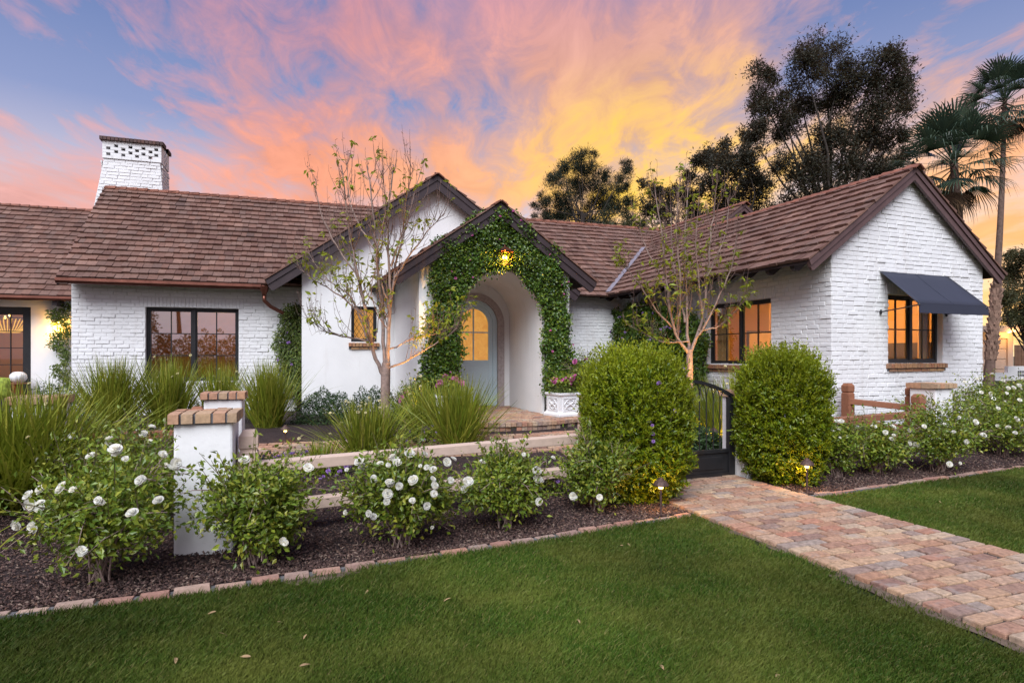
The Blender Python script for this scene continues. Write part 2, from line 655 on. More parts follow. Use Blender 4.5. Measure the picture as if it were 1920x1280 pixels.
blade_mat()
mat_leaf('shrub_leaf', [(0.067, 0.117, 0.005), (0.117, 0.179, 0.007), (0.184, 0.241, 0.009), (0.092, 0.144, 0.005), (0.250, 0.282, 0.010)], .38, .22, spec=.45)
mat_leaf('shoot_leaf', [(0.224, 0.286, 0.011), (0.280, 0.319, 0.013), (0.179, 0.253, 0.011), (0.325, 0.352, 0.018)], .4, .35)
mat_leaf('rose_leaf', [(0.086, 0.151, 0.014), (0.132, 0.204, 0.020), (0.193, 0.261, 0.025), (0.240, 0.290, 0.031), (0.109, 0.174, 0.016), (0.313, 0.318, 0.036)], .36, .22, spec=.45)
mat_leaf('ivy_leaf', [(0.038, 0.088, 0.013), (0.065, 0.131, 0.017), (0.104, 0.176, 0.020), (0.053, 0.109, 0.014), (0.161, 0.218, 0.020)], .34, .18, spec=.45)
mat_leaf('vine_leaf', [(0.064, 0.105, 0.023), (0.101, 0.154, 0.028), (0.151, 0.200, 0.041), (0.202, 0.231, 0.057), (0.084, 0.131, 0.025)], .42, .22)
mat_leaf('tree_leaf', [(.25, .30, .02), (.31, .35, .03), (.20, .27, .02), (.36, .38, .04)], .42, .45)
mat_leaf('strap_leaf', [(0.139, 0.193, 0.015), (0.195, 0.250, 0.022), (0.276, 0.301, 0.030), (0.163, 0.218, 0.018), (0.357, 0.333, 0.050), (0.244, 0.270, 0.030)], .45, .25)
mat_leaf('hedge_leaf', [(0.031, 0.067, 0.022), (0.048, 0.098, 0.031), (0.070, 0.126, 0.042)], .42, .15)
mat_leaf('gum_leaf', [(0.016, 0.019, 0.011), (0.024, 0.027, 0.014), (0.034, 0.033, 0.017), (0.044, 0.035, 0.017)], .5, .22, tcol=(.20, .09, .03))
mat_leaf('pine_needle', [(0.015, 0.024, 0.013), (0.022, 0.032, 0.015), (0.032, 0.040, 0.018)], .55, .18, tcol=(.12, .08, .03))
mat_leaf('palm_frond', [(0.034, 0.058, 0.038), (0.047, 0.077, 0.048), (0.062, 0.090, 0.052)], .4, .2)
mat_leaf('dry_frond', [(.10, .06, .03), (.15, .09, .045), (.07, .045, .025)], .8, .15)
mat_leaf('olive_leaf', [(.040, .050, .020), (.06, .065, .026), (.085, .08, .03)], .5, .25, tcol=(.25, .14, .04))
mat_leaf('white_petal', [(.86, .86, .80), (.88, .87, .82), (.84, .82, .72), (.86, .86, .82), (.80, .74, .58)], .55, .35, tcol=(.9, .9, .8))
mat_leaf('cream_petal', [(.72, .66, .36), (.78, .72, .45)], .55, .2)
mat_leaf('pink_petal', [(.60, .16, .34), (.68, .24, .42), (.55, .12, .40)], .55, .2)
mat_leaf('lilac_petal', [(.34, .20, .52), (.42, .28, .60), (.38, .18, .50)], .55, .2)
mat_flat('grey_bark', (.26, .185, .155), .85, 0, .35, 18, .7, 40)
mat_flat('twig_bark', (.17, .105, .085), .85, 0, .3, 18, .4, 60)
mat_flat('dark_bark', (.045, .034, .028), .9, 0, .4, 8, .6, 30)
mat_flat('stem_green', (.16, .13, .07), .7, 0, .4, 20)
mat_flat('palm_bark', (.13, .082, .064), .9, 0, .35, 9, .7, 25)
mat_flat('boot_bark', (.24, .15, .11), .85, 0, .5, 7, .6, 25)
mat_flat('room_warm', (.62, .36, .15), .8, 0, .1, 1.5)
mat_flat('room_curtain', (.66, .40, .17), .85, 0, .08, 4)
mat_flat('room_floor', (.22, .12, .06), .6, 0, .2, 3)
mat_flat('room_dark', (.07, .045, .035), .6, 0, .2, 3)
mat_flat('lamp_shade', (.75, .68, .55), .8)
mat_flat('green_cushion', (.25, .32, .04), .8, 0, .5, 12)
mat_flat('garage_paint', (.52, .40, .32), .7, 0, .05, 2)
mat_flat('brown_fence', (.14, .075, .045), .8, 0, .25, 5)
mat_flat('dry_leaf', (.30, .20, .10), .8, 0, .3, 20)
mat_flat('asphalt', (.05, .05, .052), .9, 0, .2, 10)
mat_flat('bare_soil', (.12, .085, .06), .95, 0, .4, 14, .7, 60)
mat_flat('dirt', (.10, .095, .06), .95, 0, .3, .4)


def glass(name='window_glass', base=.03):
    m = bpy.data.materials.new(name)
    m.use_nodes = True
    nt = m.node_tree
    nt.nodes.clear()
    lw = node(nt, 'ShaderNodeLayerWeight', None, {'Blend': .38})
    fr = mth(nt, 'ADD', mth(nt, 'MULTIPLY', lw.outputs['Fresnel'], .38), base, clamp=True)
    tr = node(nt, 'ShaderNodeBsdfTransparent', None, {'Color': (.92, .93, .92)})
    gl = node(nt, 'ShaderNodeBsdfGlossy', None, {'Color': (.95, .95, .95), 'Roughness': .015})
    mx = node(nt, 'ShaderNodeMixShader', None, {0: fr, 1: tr.outputs[0], 2: gl.outputs[0]})
    node(nt, 'ShaderNodeOutputMaterial', None, {'Surface': mx.outputs[0]})
    MATS[name] = m


glass()
glass('coated_glass', .50)
glass('door_glass', .16)


def frosted():
    """obscure ripple glass, the hall light behind it put in as emission"""
    m, nt, p, out = pbr('glowing_glass', .2, 0, .5)
    n1 = noise(nt, pos(nt), 9, 4, .6, 1.0)
    c = ramp(nt, n1, [(.3, (.70, .27, .04)), (.7, (.95, .48, .10))])
    setc(nt, p, (.45, .25, .09))
    nt.links.new(c, p.inputs['Emission Color'])
    p.inputs['Emission Strength'].default_value = .62
    bump(nt, p, n1, .5, .02)


frosted()


def emit(name, c, s):
    m = bpy.data.materials.new(name)
    m.use_nodes = True
    nt = m.node_tree
    nt.nodes.clear()
    e = node(nt, 'ShaderNodeEmission', None, {'Color': c, 'Strength': s})
    node(nt, 'ShaderNodeOutputMaterial', None, {'Surface': e.outputs[0]})
    MATS[name] = m


emit('lamp_glow', (1.0, .62, .16), 9.0)
emit('lantern_pane', (1.0, .55, .06), 1.3)
emit('bead_glow', (1.0, .50, .07), 1.1)


def point(name, loc, power, color=(1.0, .58, .20), radius=.04, parent=None):
    l = bpy.data.lights.new(name, 'POINT')
    l.energy = power
    l.color = color
    l.shadow_soft_size = radius
    o = bpy.data.objects.new(name, l)
    COL.objects.link(o)
    o.location = loc
    return o

# ================================================================== THE HOUSE
house = thing('house', 'long white brick and stucco ranch house with brown shingle roofs behind the garden', 'house', (0, 12, 0))
WHITE, STUCCO = MATS['white_brick_paint'], MATS['white_stucco']
shingles = Pieces('shingle', SHV, SHF, MATS['cedar_shingle'], 2)
bricks = Pieces('brick', BRV, BRF, WHITE, 1)


class Wing:
    def __init__(s, O, yaw):
        s.O = Vector((O[0], O[1], 0))
        s.a, s.b = axes(yaw)

    def P(s, t, r, z=0.0):
        return s.O + s.a * t + s.b * r + ZUP * z

    def t_at(s, u, r=0.0):
        return hit(u, s.P(0, r), s.a)

    def r_at(s, u, t=0.0):
        return hit(u, s.P(t, 0), s.b)


MAIN = Wing((-9.10, 11.80), 18.5)      # long main range, its eave line is r = 0
CG = Wing((-5.11, 12.30), 20)          # stucco cross gable, bargeboard plane r = 0
PG = Wing((-.22, 11.10), 20)           # entrance gable, t = 0 at the apex
RW = Wing((5.52, 10.20), 22)           # right brick wing, corner of the wall at t = r = 0
LL = Wing((-11.2, 15.0), 18.5)         # left wing set back


def slope(roof, O, e, L, up, slant, course, keep=None, wmin=.11, wmax=.20):
    """shingles laid in courses on a roof slope: O eave corner, e along the eave, up along the slope"""
    n = e.cross(up).normalized()
    if n.z < 0:
        n = -n
    k = 0
    y = -.03
    while y < slant - .03:
        x = -random.uniform(0, .12)
        while x < L:
            w = random.uniform(wmin, wmax)
            x0, x1 = max(x, 0.0), min(x + w, L)
            x += w
            if x1 - x0 < .035:
                continue
            ln = min(course * 1.16, slant - y + .02)
            th = random.uniform(.030, .050)
            dy = random.uniform(-.010, .010)
            c = O + e * ((x0 + x1) / 2) + up * (y + dy) + n * .012
            if keep and not keep(c):
                continue
            tw = random.uniform(-.012, .012)
            ex = (e + up * tw).normalized()
            tilt = .10 + random.uniform(-.015, .02)
            ey = (up * 1.0 - n * (tilt * .10)).normalized()
            nn = ex.cross(ey)
            if nn.z < 0:
                nn = -nn
            shingles.add(roof, mat4(c, ex * (x1 - x0 - .006), ey * ln, nn * th * 1.25))
        y += course
        k += 1


def ridge(roof, p, q, sl, w=.13):
    """ridge cap pieces along p-q; sl = slope of both sides (rise/run)"""
    d = q - p
    L = d.length
    d.normalize()
    s = d.cross(ZUP).normalized()
    mb = MB()
    x = 0.0
    while x < L:
        l = .24
        for sg in (-1, 1):
            dn = (s * sg - ZUP * sl).normalized()
            nn = (s * sg * sl + ZUP).normalized()
            c = p + d * (x + l / 2) + dn * (w / 2 - .01) + nn * (.035 + random.uniform(0, .008))
            mb.box(c, d * l / 2 + nn * .010, dn * w / 2, nn * .011)
        x += l * .96
    return mb.build('ridge_cap', MATS['ridge_cedar'], roof)


def deck(name, polys, th=.045):
    mb = MB()
    for poly in polys:
        n = (poly[1] - poly[0]).cross(poly[2] - poly[1]).normalized()
        if n.z > 0:
            n = -n
        mb.prism(poly, n * th)
    return mb.build(name, MATS['roof_deck'], house)


def wall_strip(mb, O, e, n, s0, s1, bot, top, openings=(), th=.16, cuts=()):
    """wall in the vertical plane O+e*s, outer face there, thickness inward (-n); openings (s0,s1,z0,z1)"""
    bp = sorted({s0, s1, *cuts, *[x for o in openings for x in (o[0], o[1]) if s0 < x < s1]})
    for x0, x1 in zip(bp[:-1], bp[1:]):
        xm = (x0 + x1) / 2
        zs = [(bot, bot)]
        for o in sorted((o for o in openings if o[0] <= xm <= o[1]), key=lambda o: o[2]):
            zs += [(o[2], o[2]), (o[3], o[3])]
        zs.append((top(x0), top(x1)))
        for (a0, a1), (b0, b1) in zip(zs[::2], zs[1::2]):
            if b0 - a0 < .003 and b1 - a1 < .003:
                continue
            mb.prism([O + e * x0 + ZUP * a0, O + e * x1 + ZUP * a1, O + e * x1 + ZUP * b1, O + e * x0 + ZUP * b0], -n * th)


BC = .080       # brick course


def lay_bricks(parent, O, e, n, lo, hi, z0, top, openings=(), ln=.255, proud=.0085, quoin=True):
    """running bond on the wall face: lo(z)/hi(z) are the ends of the wall at height z"""
    k = 0
    z = z0
    while True:
        zm = z + BC / 2
        s_lo, s_hi = lo(zm), hi(zm)
        if s_hi - s_lo < .1 or zm > 9:
            break
        x = s_lo - (ln + .01) * (.5 if k % 2 else 0) + random.uniform(-.02, .02)
        while x < s_hi:
            w = ln * random.choice((1, 1, 1, .97, 1.04, .9, .55 if random.random() < .10 else 1))
            segs = [(max(x, s_lo), min(x + w, s_hi))]
            for o in openings:
                if o[2] < zm < o[3]:
                    ns = []
                    for p, q in segs:
                        if q <= o[0] or p >= o[1]:
                            ns.append((p, q))
                        else:
                            if p < o[0]:
                                ns.append((p, o[0]))
                            if q > o[1]:
                                ns.append((o[1], q))
                    segs = ns
            for p, q in segs:
                if q - p < .03:
                    continue
                c = O + e * ((p + q) / 2) + ZUP * (zm + random.uniform(-.004, .004))
                if c.z + BC * .4 > top((p + q) / 2):
                    continue
                ro = random.uniform(-.022, .022)
                ex = (e * math.cos(ro) + ZUP * math.sin(ro))
                ez = (ZUP * math.cos(ro) - e * math.sin(ro))
                tl = random.uniform(-.05, .16)
                d = random.uniform(.35, 1.35) * proud + (.010 if random.random() < .12 else 0)
                ey = n * d
                bricks.add(parent, mat4(c + n * .001, ex * (q - p - .011), ey, ez * (BC - .011) + n * (-tl * .02)))
            x += w + .008
        z += BC
        k += 1
        if z > 8:
            break


def soldier(parent, O, e, n, s0, s1, z0, z1, proud=.014):
    """a row of bricks on end over an opening"""
    k = max(2, round((s1 - s0) / .072))
    w = (s1 - s0) / k
    for i in range(k):
        c = O + e * (s0 + (i + .5) * w) + ZUP * ((z0 + z1) / 2 + random.uniform(-.004, .004)) + n * .001
        bricks.add(parent, mat4(c, ZUP * (z1 - z0), n * proud * random.uniform(.7, 1.15), e * (w - .006)))


def window(O, e, n, s0, s1, z0, z1, sashes=2, cols=2, rows=2, recess=.10, sill=True, label=None, room=True, fw=.055, room_mat='room_warm', power=16,
           name='window', depth=2.6, sill_drop=0.0, pane='window_glass'):
    """steel casement set back in the wall: frame > pane, muntin, sill bricks; a room with a lamp behind"""
    mb = MB()
    q = O - n * recess
    d = .07

    def bar(x0, x1, y0, y1, off=0.0, dd=d, m=mb):
        m.box(q + e * ((x0 + x1) / 2) + ZUP * ((y0 + y1) / 2) - n * (dd / 2 - off), e * (x1 - x0) / 2, n * dd / 2, ZUP * (y1 - y0) / 2)

    bar(s0, s0 + fw, z0, z1)
    bar(s1 - fw, s1, z0, z1)
    bar(s0 + fw, s1 - fw, z0, z0 + fw)
    bar(s0 + fw, s1 - fw, z1 - fw, z1)
    W = (s1 - s0 - 2 * fw)
    mull = .075
    sw = (W - mull * (sashes - 1)) / sashes
    for i in range(1, sashes):
        x = s0 + fw + i * sw + (i - 1) * mull
        bar(x, x + mull, z0 + fw, z1 - fw, .012)
    fr = mb.build(name, MATS['black_steel'], house, bevel=.006)
    if label:
        fr['label'] = label
    for i in range(sashes):
        x0 = s0 + fw + i * (sw + mull)
        x1 = x0 + sw
        sash = MB()
        for xx in ((x0, x0 + .028), (x1 - .028, x1)):
            bar(xx[0], xx[1], z0 + fw, z1 - fw, -.018, .035, sash)
        for yy in ((z0 + fw, z0 + fw + .028), (z1 - fw - .028, z1 - fw)):
            bar(x0 + .028, x1 - .028, yy[0], yy[1], -.018, .035, sash)
        sash.build('sash', MATS['black_steel'], fr)
        a0, a1, b0, b1 = x0 + .028, x1 - .028, z0 + fw + .028, z1 - fw - .028
        for c in range(cols):
            for r in range(rows):
                pm = MB()
                u0, u1 = a0 + (a1 - a0) * c / cols, a0 + (a1 - a0) * (c + 1) / cols
                v0, v1 = b0 + (b1 - b0) * r / rows, b0 + (b1 - b0) * (r + 1) / rows
                tl = random.uniform(-.006, .006)
                pm.add([q - n * (.040 + tl) + e * u0 + ZUP * v0, q - n * (.040 - tl) + e * u1 + ZUP * v0,
                        q - n * (.040 - tl) + e * u1 + ZUP * v1, q - n * (.040 + tl) + e * u0 + ZUP * v1], [(0, 1, 2, 3)])
                pm.build('pane', MATS[pane], fr)
        for c in range(1, cols):
            m2 = MB()
            x = a0 + (a1 - a0) * c / cols
            bar(x - .011, x + .011, b0, b1, -.022, .028, m2)
            m2.build('muntin', MATS['black_steel'], fr)
        for r in range(1, rows):
            m2 = MB()
            y = b0 + (b1 - b0) * r / rows
            bar(a0, a1, y - .010, y + .010, -.0235, .025, m2)
            m2.build('muntin', MATS['black_steel'], fr)
    if sill:
        me = fast_mesh('sill_brick', BRV, BRF)
        me.materials.append(MATS['sill_brick'])

        def sb(M):
            o = bpy.data.objects.new('sill_brick', me)
            COL.objects.link(o)
            o.parent = fr
            o.matrix_basis = Matrix(M.tolist())
        a0, a1 = s0 - .06, s1 + .06
        k = round((a1 - a0) / .078)
        w = (a1 - a0) / k
        zt = z0 - sill_drop
        for i in range(k):
            sb(mat4(O - n * .09 + e * (a0 + (i + .5) * w) + ZUP * (zt - .05), e * (w - .009), n * random.uniform(.145, .16), ZUP * random.uniform(.088, .096) - n * .004))
        k = max(2, round((a1 - a0) / .22))
        w = (a1 - a0 - .1) / k
        for i in range(k):
            sb(mat4(O - n * .05 + e * (a0 + .05 + (i + .5) * w) + ZUP * (zt - .128), e * (w - .010), n * random.uniform(.076, .088), ZUP * .054))
        mm = MB()
        mm.box(O - n * .02 + e * ((a0 + a1) / 2) + ZUP * (zt - .078), e * (a1 - a0 - .02) / 2, n * .044, ZUP * .066)
        mm.build('sill_mortar', MATS['grey_mortar'], fr)
    if room:
        rm = MB()
        back = -recess - .12
        A = O + n * back
        x0, x1, y0, y1 = s0 - .9, s1 + .9, .25, 2.85

        def pt(x, y, dd):
            return A + e * x + ZUP * y - n * dd
        rm.add([pt(x0, y0, depth), pt(x1, y0, depth), pt(x1, y1, depth), pt(x0, y1, depth), pt(x0, y0, 0), pt(x1, y0, 0), pt(x1, y1, 0), pt(x0, y1, 0)],
               [(0, 1, 2, 3), (0, 4, 5, 1), (3, 2, 6, 7), (0, 3, 7, 4), (1, 5, 6, 2)])
        rm.build('room', MATS[room_mat], house)
        point('room_lamp', pt((s0 + s1) / 2 + .3, 2.35, depth * .55), power, (1.0, .55, .18), .15)
    return fr


# ---------------------------------------------------------------- main range
EZ, RZ, RUN = 3.05, 5.62, 2.88
up_m = (MAIN.b * RUN + ZUP * (RZ - EZ)).normalized()
SL_M = math.hypot(RUN, RZ - EZ)
ML = 17.0
m_roof = deck('roof', [[MAIN.P(0, 0, EZ), MAIN.P(ML, 0, EZ), MAIN.P(ML, RUN, RZ), MAIN.P(0, RUN, RZ)],
                       [MAIN.P(0, RUN, RZ), MAIN.P(ML, RUN, RZ), MAIN.P(ML, RUN * 2, EZ), MAIN.P(0, RUN * 2, EZ)]])
slope(m_roof, MAIN.P(0, 0, EZ), MAIN.a, ML, up_m, SL_M, .212)
ridge(m_roof, MAIN.P(.0, RUN, RZ), MAIN.P(ML, RUN, RZ), (RZ - EZ) / RUN)
# left rake board and the wall under it
mb = MB()
mb.beam(MAIN.P(.01, -.02, EZ - .09), MAIN.P(.01, RUN, RZ - .09), .035, .15)
mb.build('bargeboard', MATS['dark_trim'], house)
MW = .45
Om = MAIN.P(0, MW)
nm = -MAIN.b
wq0, wq1 = MAIN.t_at(275, MW + .1), MAIN.t_at(448.5, MW + .1)
mw_open = [(wq0, wq1, .92, 2.53)]
mtop = lambda s: EZ + MW * (RZ - EZ) / RUN - .06
mb = MB()
wall_strip(mb, Om, MAIN.a, nm, .10, 14.6, 0.0, mtop, mw_open)
mb.prism([MAIN.P(.10, MW + .161, 0), MAIN.P(.10, 2 * RUN - MW, 0), MAIN.P(.10, 2 * RUN - MW, mtop(0)), MAIN.P(.10, RUN, RZ - .1), MAIN.P(.10, MW + .161, mtop(0) + .1)], MAIN.a * .15)
m_wall = mb.build('wall', MATS['joint_white'], house)
lay_bricks(m_wall, Om, MAIN.a, nm, lambda z: .10, lambda z: 5.2, .2, lambda s: mtop(s), [(wq0 - .0, wq1 + .0, .92, 2.53), (wq0 - .10, wq1 + .10, 2.53, 2.745)])
soldier(m_wall, Om, MAIN.a, nm, wq0 - .10, wq1 + .10, 2.535, 2.74)
bq0 = MAIN.t_at(1055, MW)
lay_bricks(m_wall, Om, MAIN.a, nm, lambda z: bq0, lambda z: 14.3, .2, lambda s: mtop(s))
window(Om, MAIN.a, nm, wq0, wq1, .92, 2.53, 2, 2, 3, sill=False, label='wide black casement with dusk sky in its panes', power=16, room_mat='room_warm', pane='coated_glass')
# gutter with straps, outlet and downspout
mb = MB()
gq1 = 3.78
prof = [(-.10, .01), (-.105, -.05), (-.07, -.095), (-.02, -.105), (.02, -.08), (.022, .0), (.012, .0), (.010, -.07), (-.02, -.092), (-.06, -.085), (-.09, -.045), (-.088, .01)]
mb.prism([MAIN.P(.0, r, EZ + z - .02) for r, z in prof], MAIN.a * gq1)
gut = mb.build('gutter', MATS['copper'], house)
for i in range(6):
    q = .2 + i * .68
    mb = MB()
    mb.box(MAIN.P(q, -.045, EZ + .0), MAIN.a * .011, MAIN.b * .07, ZUP * .006)
    mb.build('gutter_strap', MATS['copper'], gut)
mb = MB()
hq = gq1 - .02
mb.lathe(MAIN.P(hq + .08, -.04, EZ - .20), [(.045, -.06), (.05, .0), (.085, .06), (.10, .15), (.105, .16)], 14)
ds0 = MAIN.P(hq + .08, -.04, EZ - .24)
u_ds = 560
tq = MAIN.t_at(u_ds, MW - .08)
pts = [ds0, ds0 + Vector((0, 0, -.12)), MAIN.P(hq + .2, .05, EZ - .48), MAIN.P(tq - .1, MW - .10, EZ - .72), MAIN.P(tq, MW - .09, EZ - .86), MAIN.P(tq, MW - .09, 1.5), MAIN.P(tq, MW - .09, .05)]
mb.tube(pts, .042, 10)
mb.build('downspout', MATS['copper'], house, smooth=True)

# ---------------------------------------------------------------- left wing, set back
le, lr, lrun = 2.98, 5.86, 3.21
up_l = (LL.b * lrun + ZUP * (lr - le)).normalized()
l_roof = deck('roof', [[LL.P(-9, 0, le), LL.P(3.2, 0, le), LL.P(3.2, lrun, lr), LL.P(-9, lrun, lr)],
                       [LL.P(-9, lrun, lr), LL.P(3.2, lrun, lr), LL.P(3.2, lrun * 2, le), LL.P(-9, lrun * 2, le)]])
slope(l_roof, LL.P(-6, 0, le), LL.a, 9.0, up_l, math.hypot(lrun, lr - le), .235, wmin=.13, wmax=.22)
ridge(l_roof, LL.P(-6, lrun, lr), LL.P(3.2, lrun, lr), (lr - le) / lrun)
mb = MB()
mb.prism([LL.P(-6, r, le + z - .02) for r, z in prof], LL.a * 6.3)
lg = mb.build('gutter', MATS['copper'], house)
for i in range(8):
    mb = MB()
    mb.box(LL.P(-.25 - i * .75, -.045, le), LL.a * .011, LL.b * .07, ZUP * .006)
    mb.build('gutter_strap', MATS['copper'], lg)
OL = LL.P(0, .5)
nl = -LL.b
d1 = LL.t_at(60.5, .58)
d0 = d1 - 2.1
ztop = zat(576, 15.2)
mb = MB()
wall_strip(mb, OL, LL.a, nl, -6, 2.6, 0, lambda s: le + .42, [(d0, d1, .20, ztop)])
mb.build('wall', STUCCO, house)
fd = window(OL, LL.a, nl, d0, d1, .20, ztop, 2, 3, 5, recess=.06, sill=False, name='french_door', label='black steel french door with small panes and a lit chandelier behind', fw=.17,
            power=26, depth=3.4, pane='door_glass')
mb = MB()
mb.box(LL.P(LL.t_at(115, .45), .28, le - .16), LL.a * .05, LL.b * .25, ZUP * .07)
mb.build('rafter_tail', MATS['dark_trim'], house)

# ---------------------------------------------------------------- cross gable in stucco
ce, cr, chalf = 3.07, 5.62, 3.615
CD = 4.2
c_roof = deck('roof', [[CG.P(0, .0, ce), CG.P(0, CD, ce), CG.P(chalf, CD, cr), CG.P(chalf, 0, cr)],
                       [CG.P(chalf, 0, cr), CG.P(chalf, CD, cr), CG.P(chalf * 2, CD, ce), CG.P(chalf * 2, 0, ce)]])
upc = (CG.a * chalf + ZUP * (cr - ce)).normalized()
upc2 = (-CG.a * chalf + ZUP * (cr - ce)).normalized()
slc = math.hypot(chalf, cr - ce)
slope(c_roof, CG.P(0, -.05, ce), CG.b, CD, upc, slc, .26)
slope(c_roof, CG.P(2 * chalf, -.05, ce), CG.b, CD, upc2, slc, .26)
ridge(c_roof, CG.P(chalf, -.09, cr), CG.P(chalf, CD, cr), (cr - ce) / chalf, .17)


def barge(W, t0, ta, t1, ze, za, h, th=.05, r=0.0, m='dark_trim', trim=.075):
    """two rake boards meeting at the apex, a narrow trim board along their top"""
    sl = (za - ze) / (ta - t0)
    hv = h * math.sqrt(1 + sl * sl)
    for tt, sg in ((t0, 1), (t1, -1)):
        mb = MB()
        sn = sl / math.sqrt(1 + sl * sl)
        cs = 1 / math.sqrt(1 + sl * sl)
        tip = [(tt, ze - .03), (tt + sg * h * sn * .25, ze - .03 - h * cs * .62), (tt + sg * h * sn * .62, ze - .03 - h * cs * .97), (tt + sg * h * sn, ze - .03 - h * cs)]
        poly = tip + [(ta - sg * .002, za - .03 - hv), (ta - sg * .002, za - .03)]
        mb.prism([W.P(t, r, z) for t, z in poly], W.b * th)
        o = mb.build('bargeboard', MATS[m], house, bevel=.005)
        mb = MB()
        tv = trim * math.sqrt(1 + sl * sl)
        poly = [(tt - sg * .02, ze - .016), (tt + sg * .02, ze - .035 - trim), (ta - sg * .002, za - .035 - tv), (ta - sg * .002, za - .01)]
        mb.prism([W.P(t, r - .022, z) for t, z in poly], W.b * .02)
        mb.build('rake_trim', MATS[m], o)


barge(CG, 0, chalf, 2 * chalf, ce, cr, .24)
# soffit between bargeboard and wall
OC = CG.P(0, .28)
ncg = -CG.b
tw0 = CG.t_at(566, .28)
sig = (cr - ce) / chalf


def ctop(s):
    return ce - .05 + sig * min(s, 2 * chalf - s)


lw0, lw1 = CG.t_at(658, .34), CG.t_at(706, .34)
lz0, lz1 = zat(640, 12.9), zat(572, 12.9)
mb = MB()
wall_strip(mb, OC, CG.a, ncg, tw0, 2 * chalf - .5, 0, ctop, [(lw0, lw1, lz0, lz1)], .2, cuts=(chalf,))
mb.prism([CG.P(tw0, .481, 0), CG.P(tw0, 1.9, 0), CG.P(tw0, 1.9, ctop(tw0)), CG.P(tw0, .481, ctop(tw0))], CG.a * .15)
mb.build('wall', STUCCO, house)
# lattice window
fr = window(OC, CG.a, ncg, lw0, lw1, lz0, lz1, 1, 1, 1, recess=.05, sill=True, label='small black window with diamond leaded panes glowing amber', fw=.045, room=False, sill_drop=.02)
q = OC - ncg * .085
lead = MB()
wA, wB, hA, hB = lw0 + .075, lw1 - .075, lz0 + .075, lz1 - .075
nx = 4
dx = (wB - wA) / nx
dy = dx * 1.55
for k in range(-8, 14):
    for sg in (1, -1):
        p, qq = None, None
        x0 = wA + k * dx
        seg = []
        for i in range(0, 201):
            x = wA + (wB - wA) * i / 200
            y = hA + sg * (x - x0) * dy / dx + (0 if sg > 0 else 0)
            if hA <= y <= hB:
                seg.append((x, y))
        if len(seg) > 2:
            lead.tube([q + CG.a * seg[0][0] + ZUP * seg[0][1], q + CG.a * seg[-1][0] + ZUP * seg[-1][1]], .0045, 4)
lead.build('lead_came', MATS['black_steel'], fr)
mb = MB()
mb.box(CG.P((lw0 + lw1) / 2, .28 + .3, (lz0 + lz1) / 2), CG.a * .45, CG.b * .01, ZUP * .6)
mb.build('curtain', MATS['glowing_glass'], fr)  # a self-glowing sheet standing in for the lit room, not cloth

# ---------------------------------------------------------------- entrance gable with the arched porch
pe, pr, ph = 2.94, 4.36, 2.01
PD = 3.4
p_roof = deck('roof', [[PG.P(-ph, 0, pe), PG.P(-ph, PD, pe), PG.P(0, PD, pr), PG.P(0, 0, pr)], [PG.P(0, 0, pr), PG.P(0, PD, pr), PG.P(ph, PD, pe), PG.P(ph, 0, pe)]])
upp = (PG.a * ph + ZUP * (pr - pe)).normalized()
upp2 = (-PG.a * ph + ZUP * (pr - pe)).normalized()
slp = math.hypot(ph, pr - pe)
slope(p_roof, PG.P(-ph, -.05, pe), PG.b, PD, upp, slp, .24)
slope(p_roof, PG.P(ph, -.05, pe), PG.b, PD, upp2, slp, .24)
ridge(p_roof, PG.P(0, -.09, pr), PG.P(0, PD, pr), (pr - pe) / ph, .15)
barge(PG, -ph, 0, ph, pe, pr, .20)
AW, AC, ACR, PF = .82, .10, 3.10, .35      # arch half width, centre, crown, porch floor
ASP = ACR - AW
psl = (pr - pe) / ph


def ptop(t):
    return pr - .05 - psl * abs(t)


def intr(t):
    d = AW * AW - (t - AC) ** 2
    return ASP + math.sqrt(max(d, 0.0))


mb = MB()
O = PG.P(0, .18)
th = PG.b * .32
ts = sorted({-1.5, 1.515, 0.0, AC - AW, AC + AW, *[AC - AW * math.cos(math.pi * i / 36) for i in range(37)]})
for t0, t1 in zip(ts[:-1], ts[1:]):
    tm = (t0 + t1) / 2
    ins = abs(tm - AC) < AW
    b0, b1 = (intr(t0), intr(t1)) if ins else (0.0, 0.0)
    mb.prism([O + PG.a * t0 + ZUP * b0, O + PG.a * t1 + ZUP * b1, O + PG.a * t1 + ZUP * ptop(t1), O + PG.a * t0 + ZUP * ptop(t0)], th)
for tt in (-1.5, 1.365):      # side walls of the porch
    mb.prism([PG.P(tt, .501, 0), PG.P(tt, PD, 0), PG.P(tt, PD, ptop(1.5)), PG.P(tt, .501, ptop(1.5))], PG.a * .15)
mb.build('wall', STUCCO, house)
# barrel vault inside the porch
DR = .18 + 1.88
mb = MB()
N = 28
sec = [(AC - AW, PF - .3)] + [(AC - AW * math.cos(math.pi * i / N), ASP + AW * math.sin(math.pi * i / N)) for i in range(N + 1)] + [(AC + AW, PF - .3)]
V = [PG.P(t, .502, z) for t, z in sec] + [PG.P(t, DR + .3, z) for t, z in sec]
k = len(sec)
mb.add(V, [(i, i + 1, k + i + 1, k + i) for i in range(k - 1)])
mb.build('porch_vault', STUCCO, house, smooth=True)
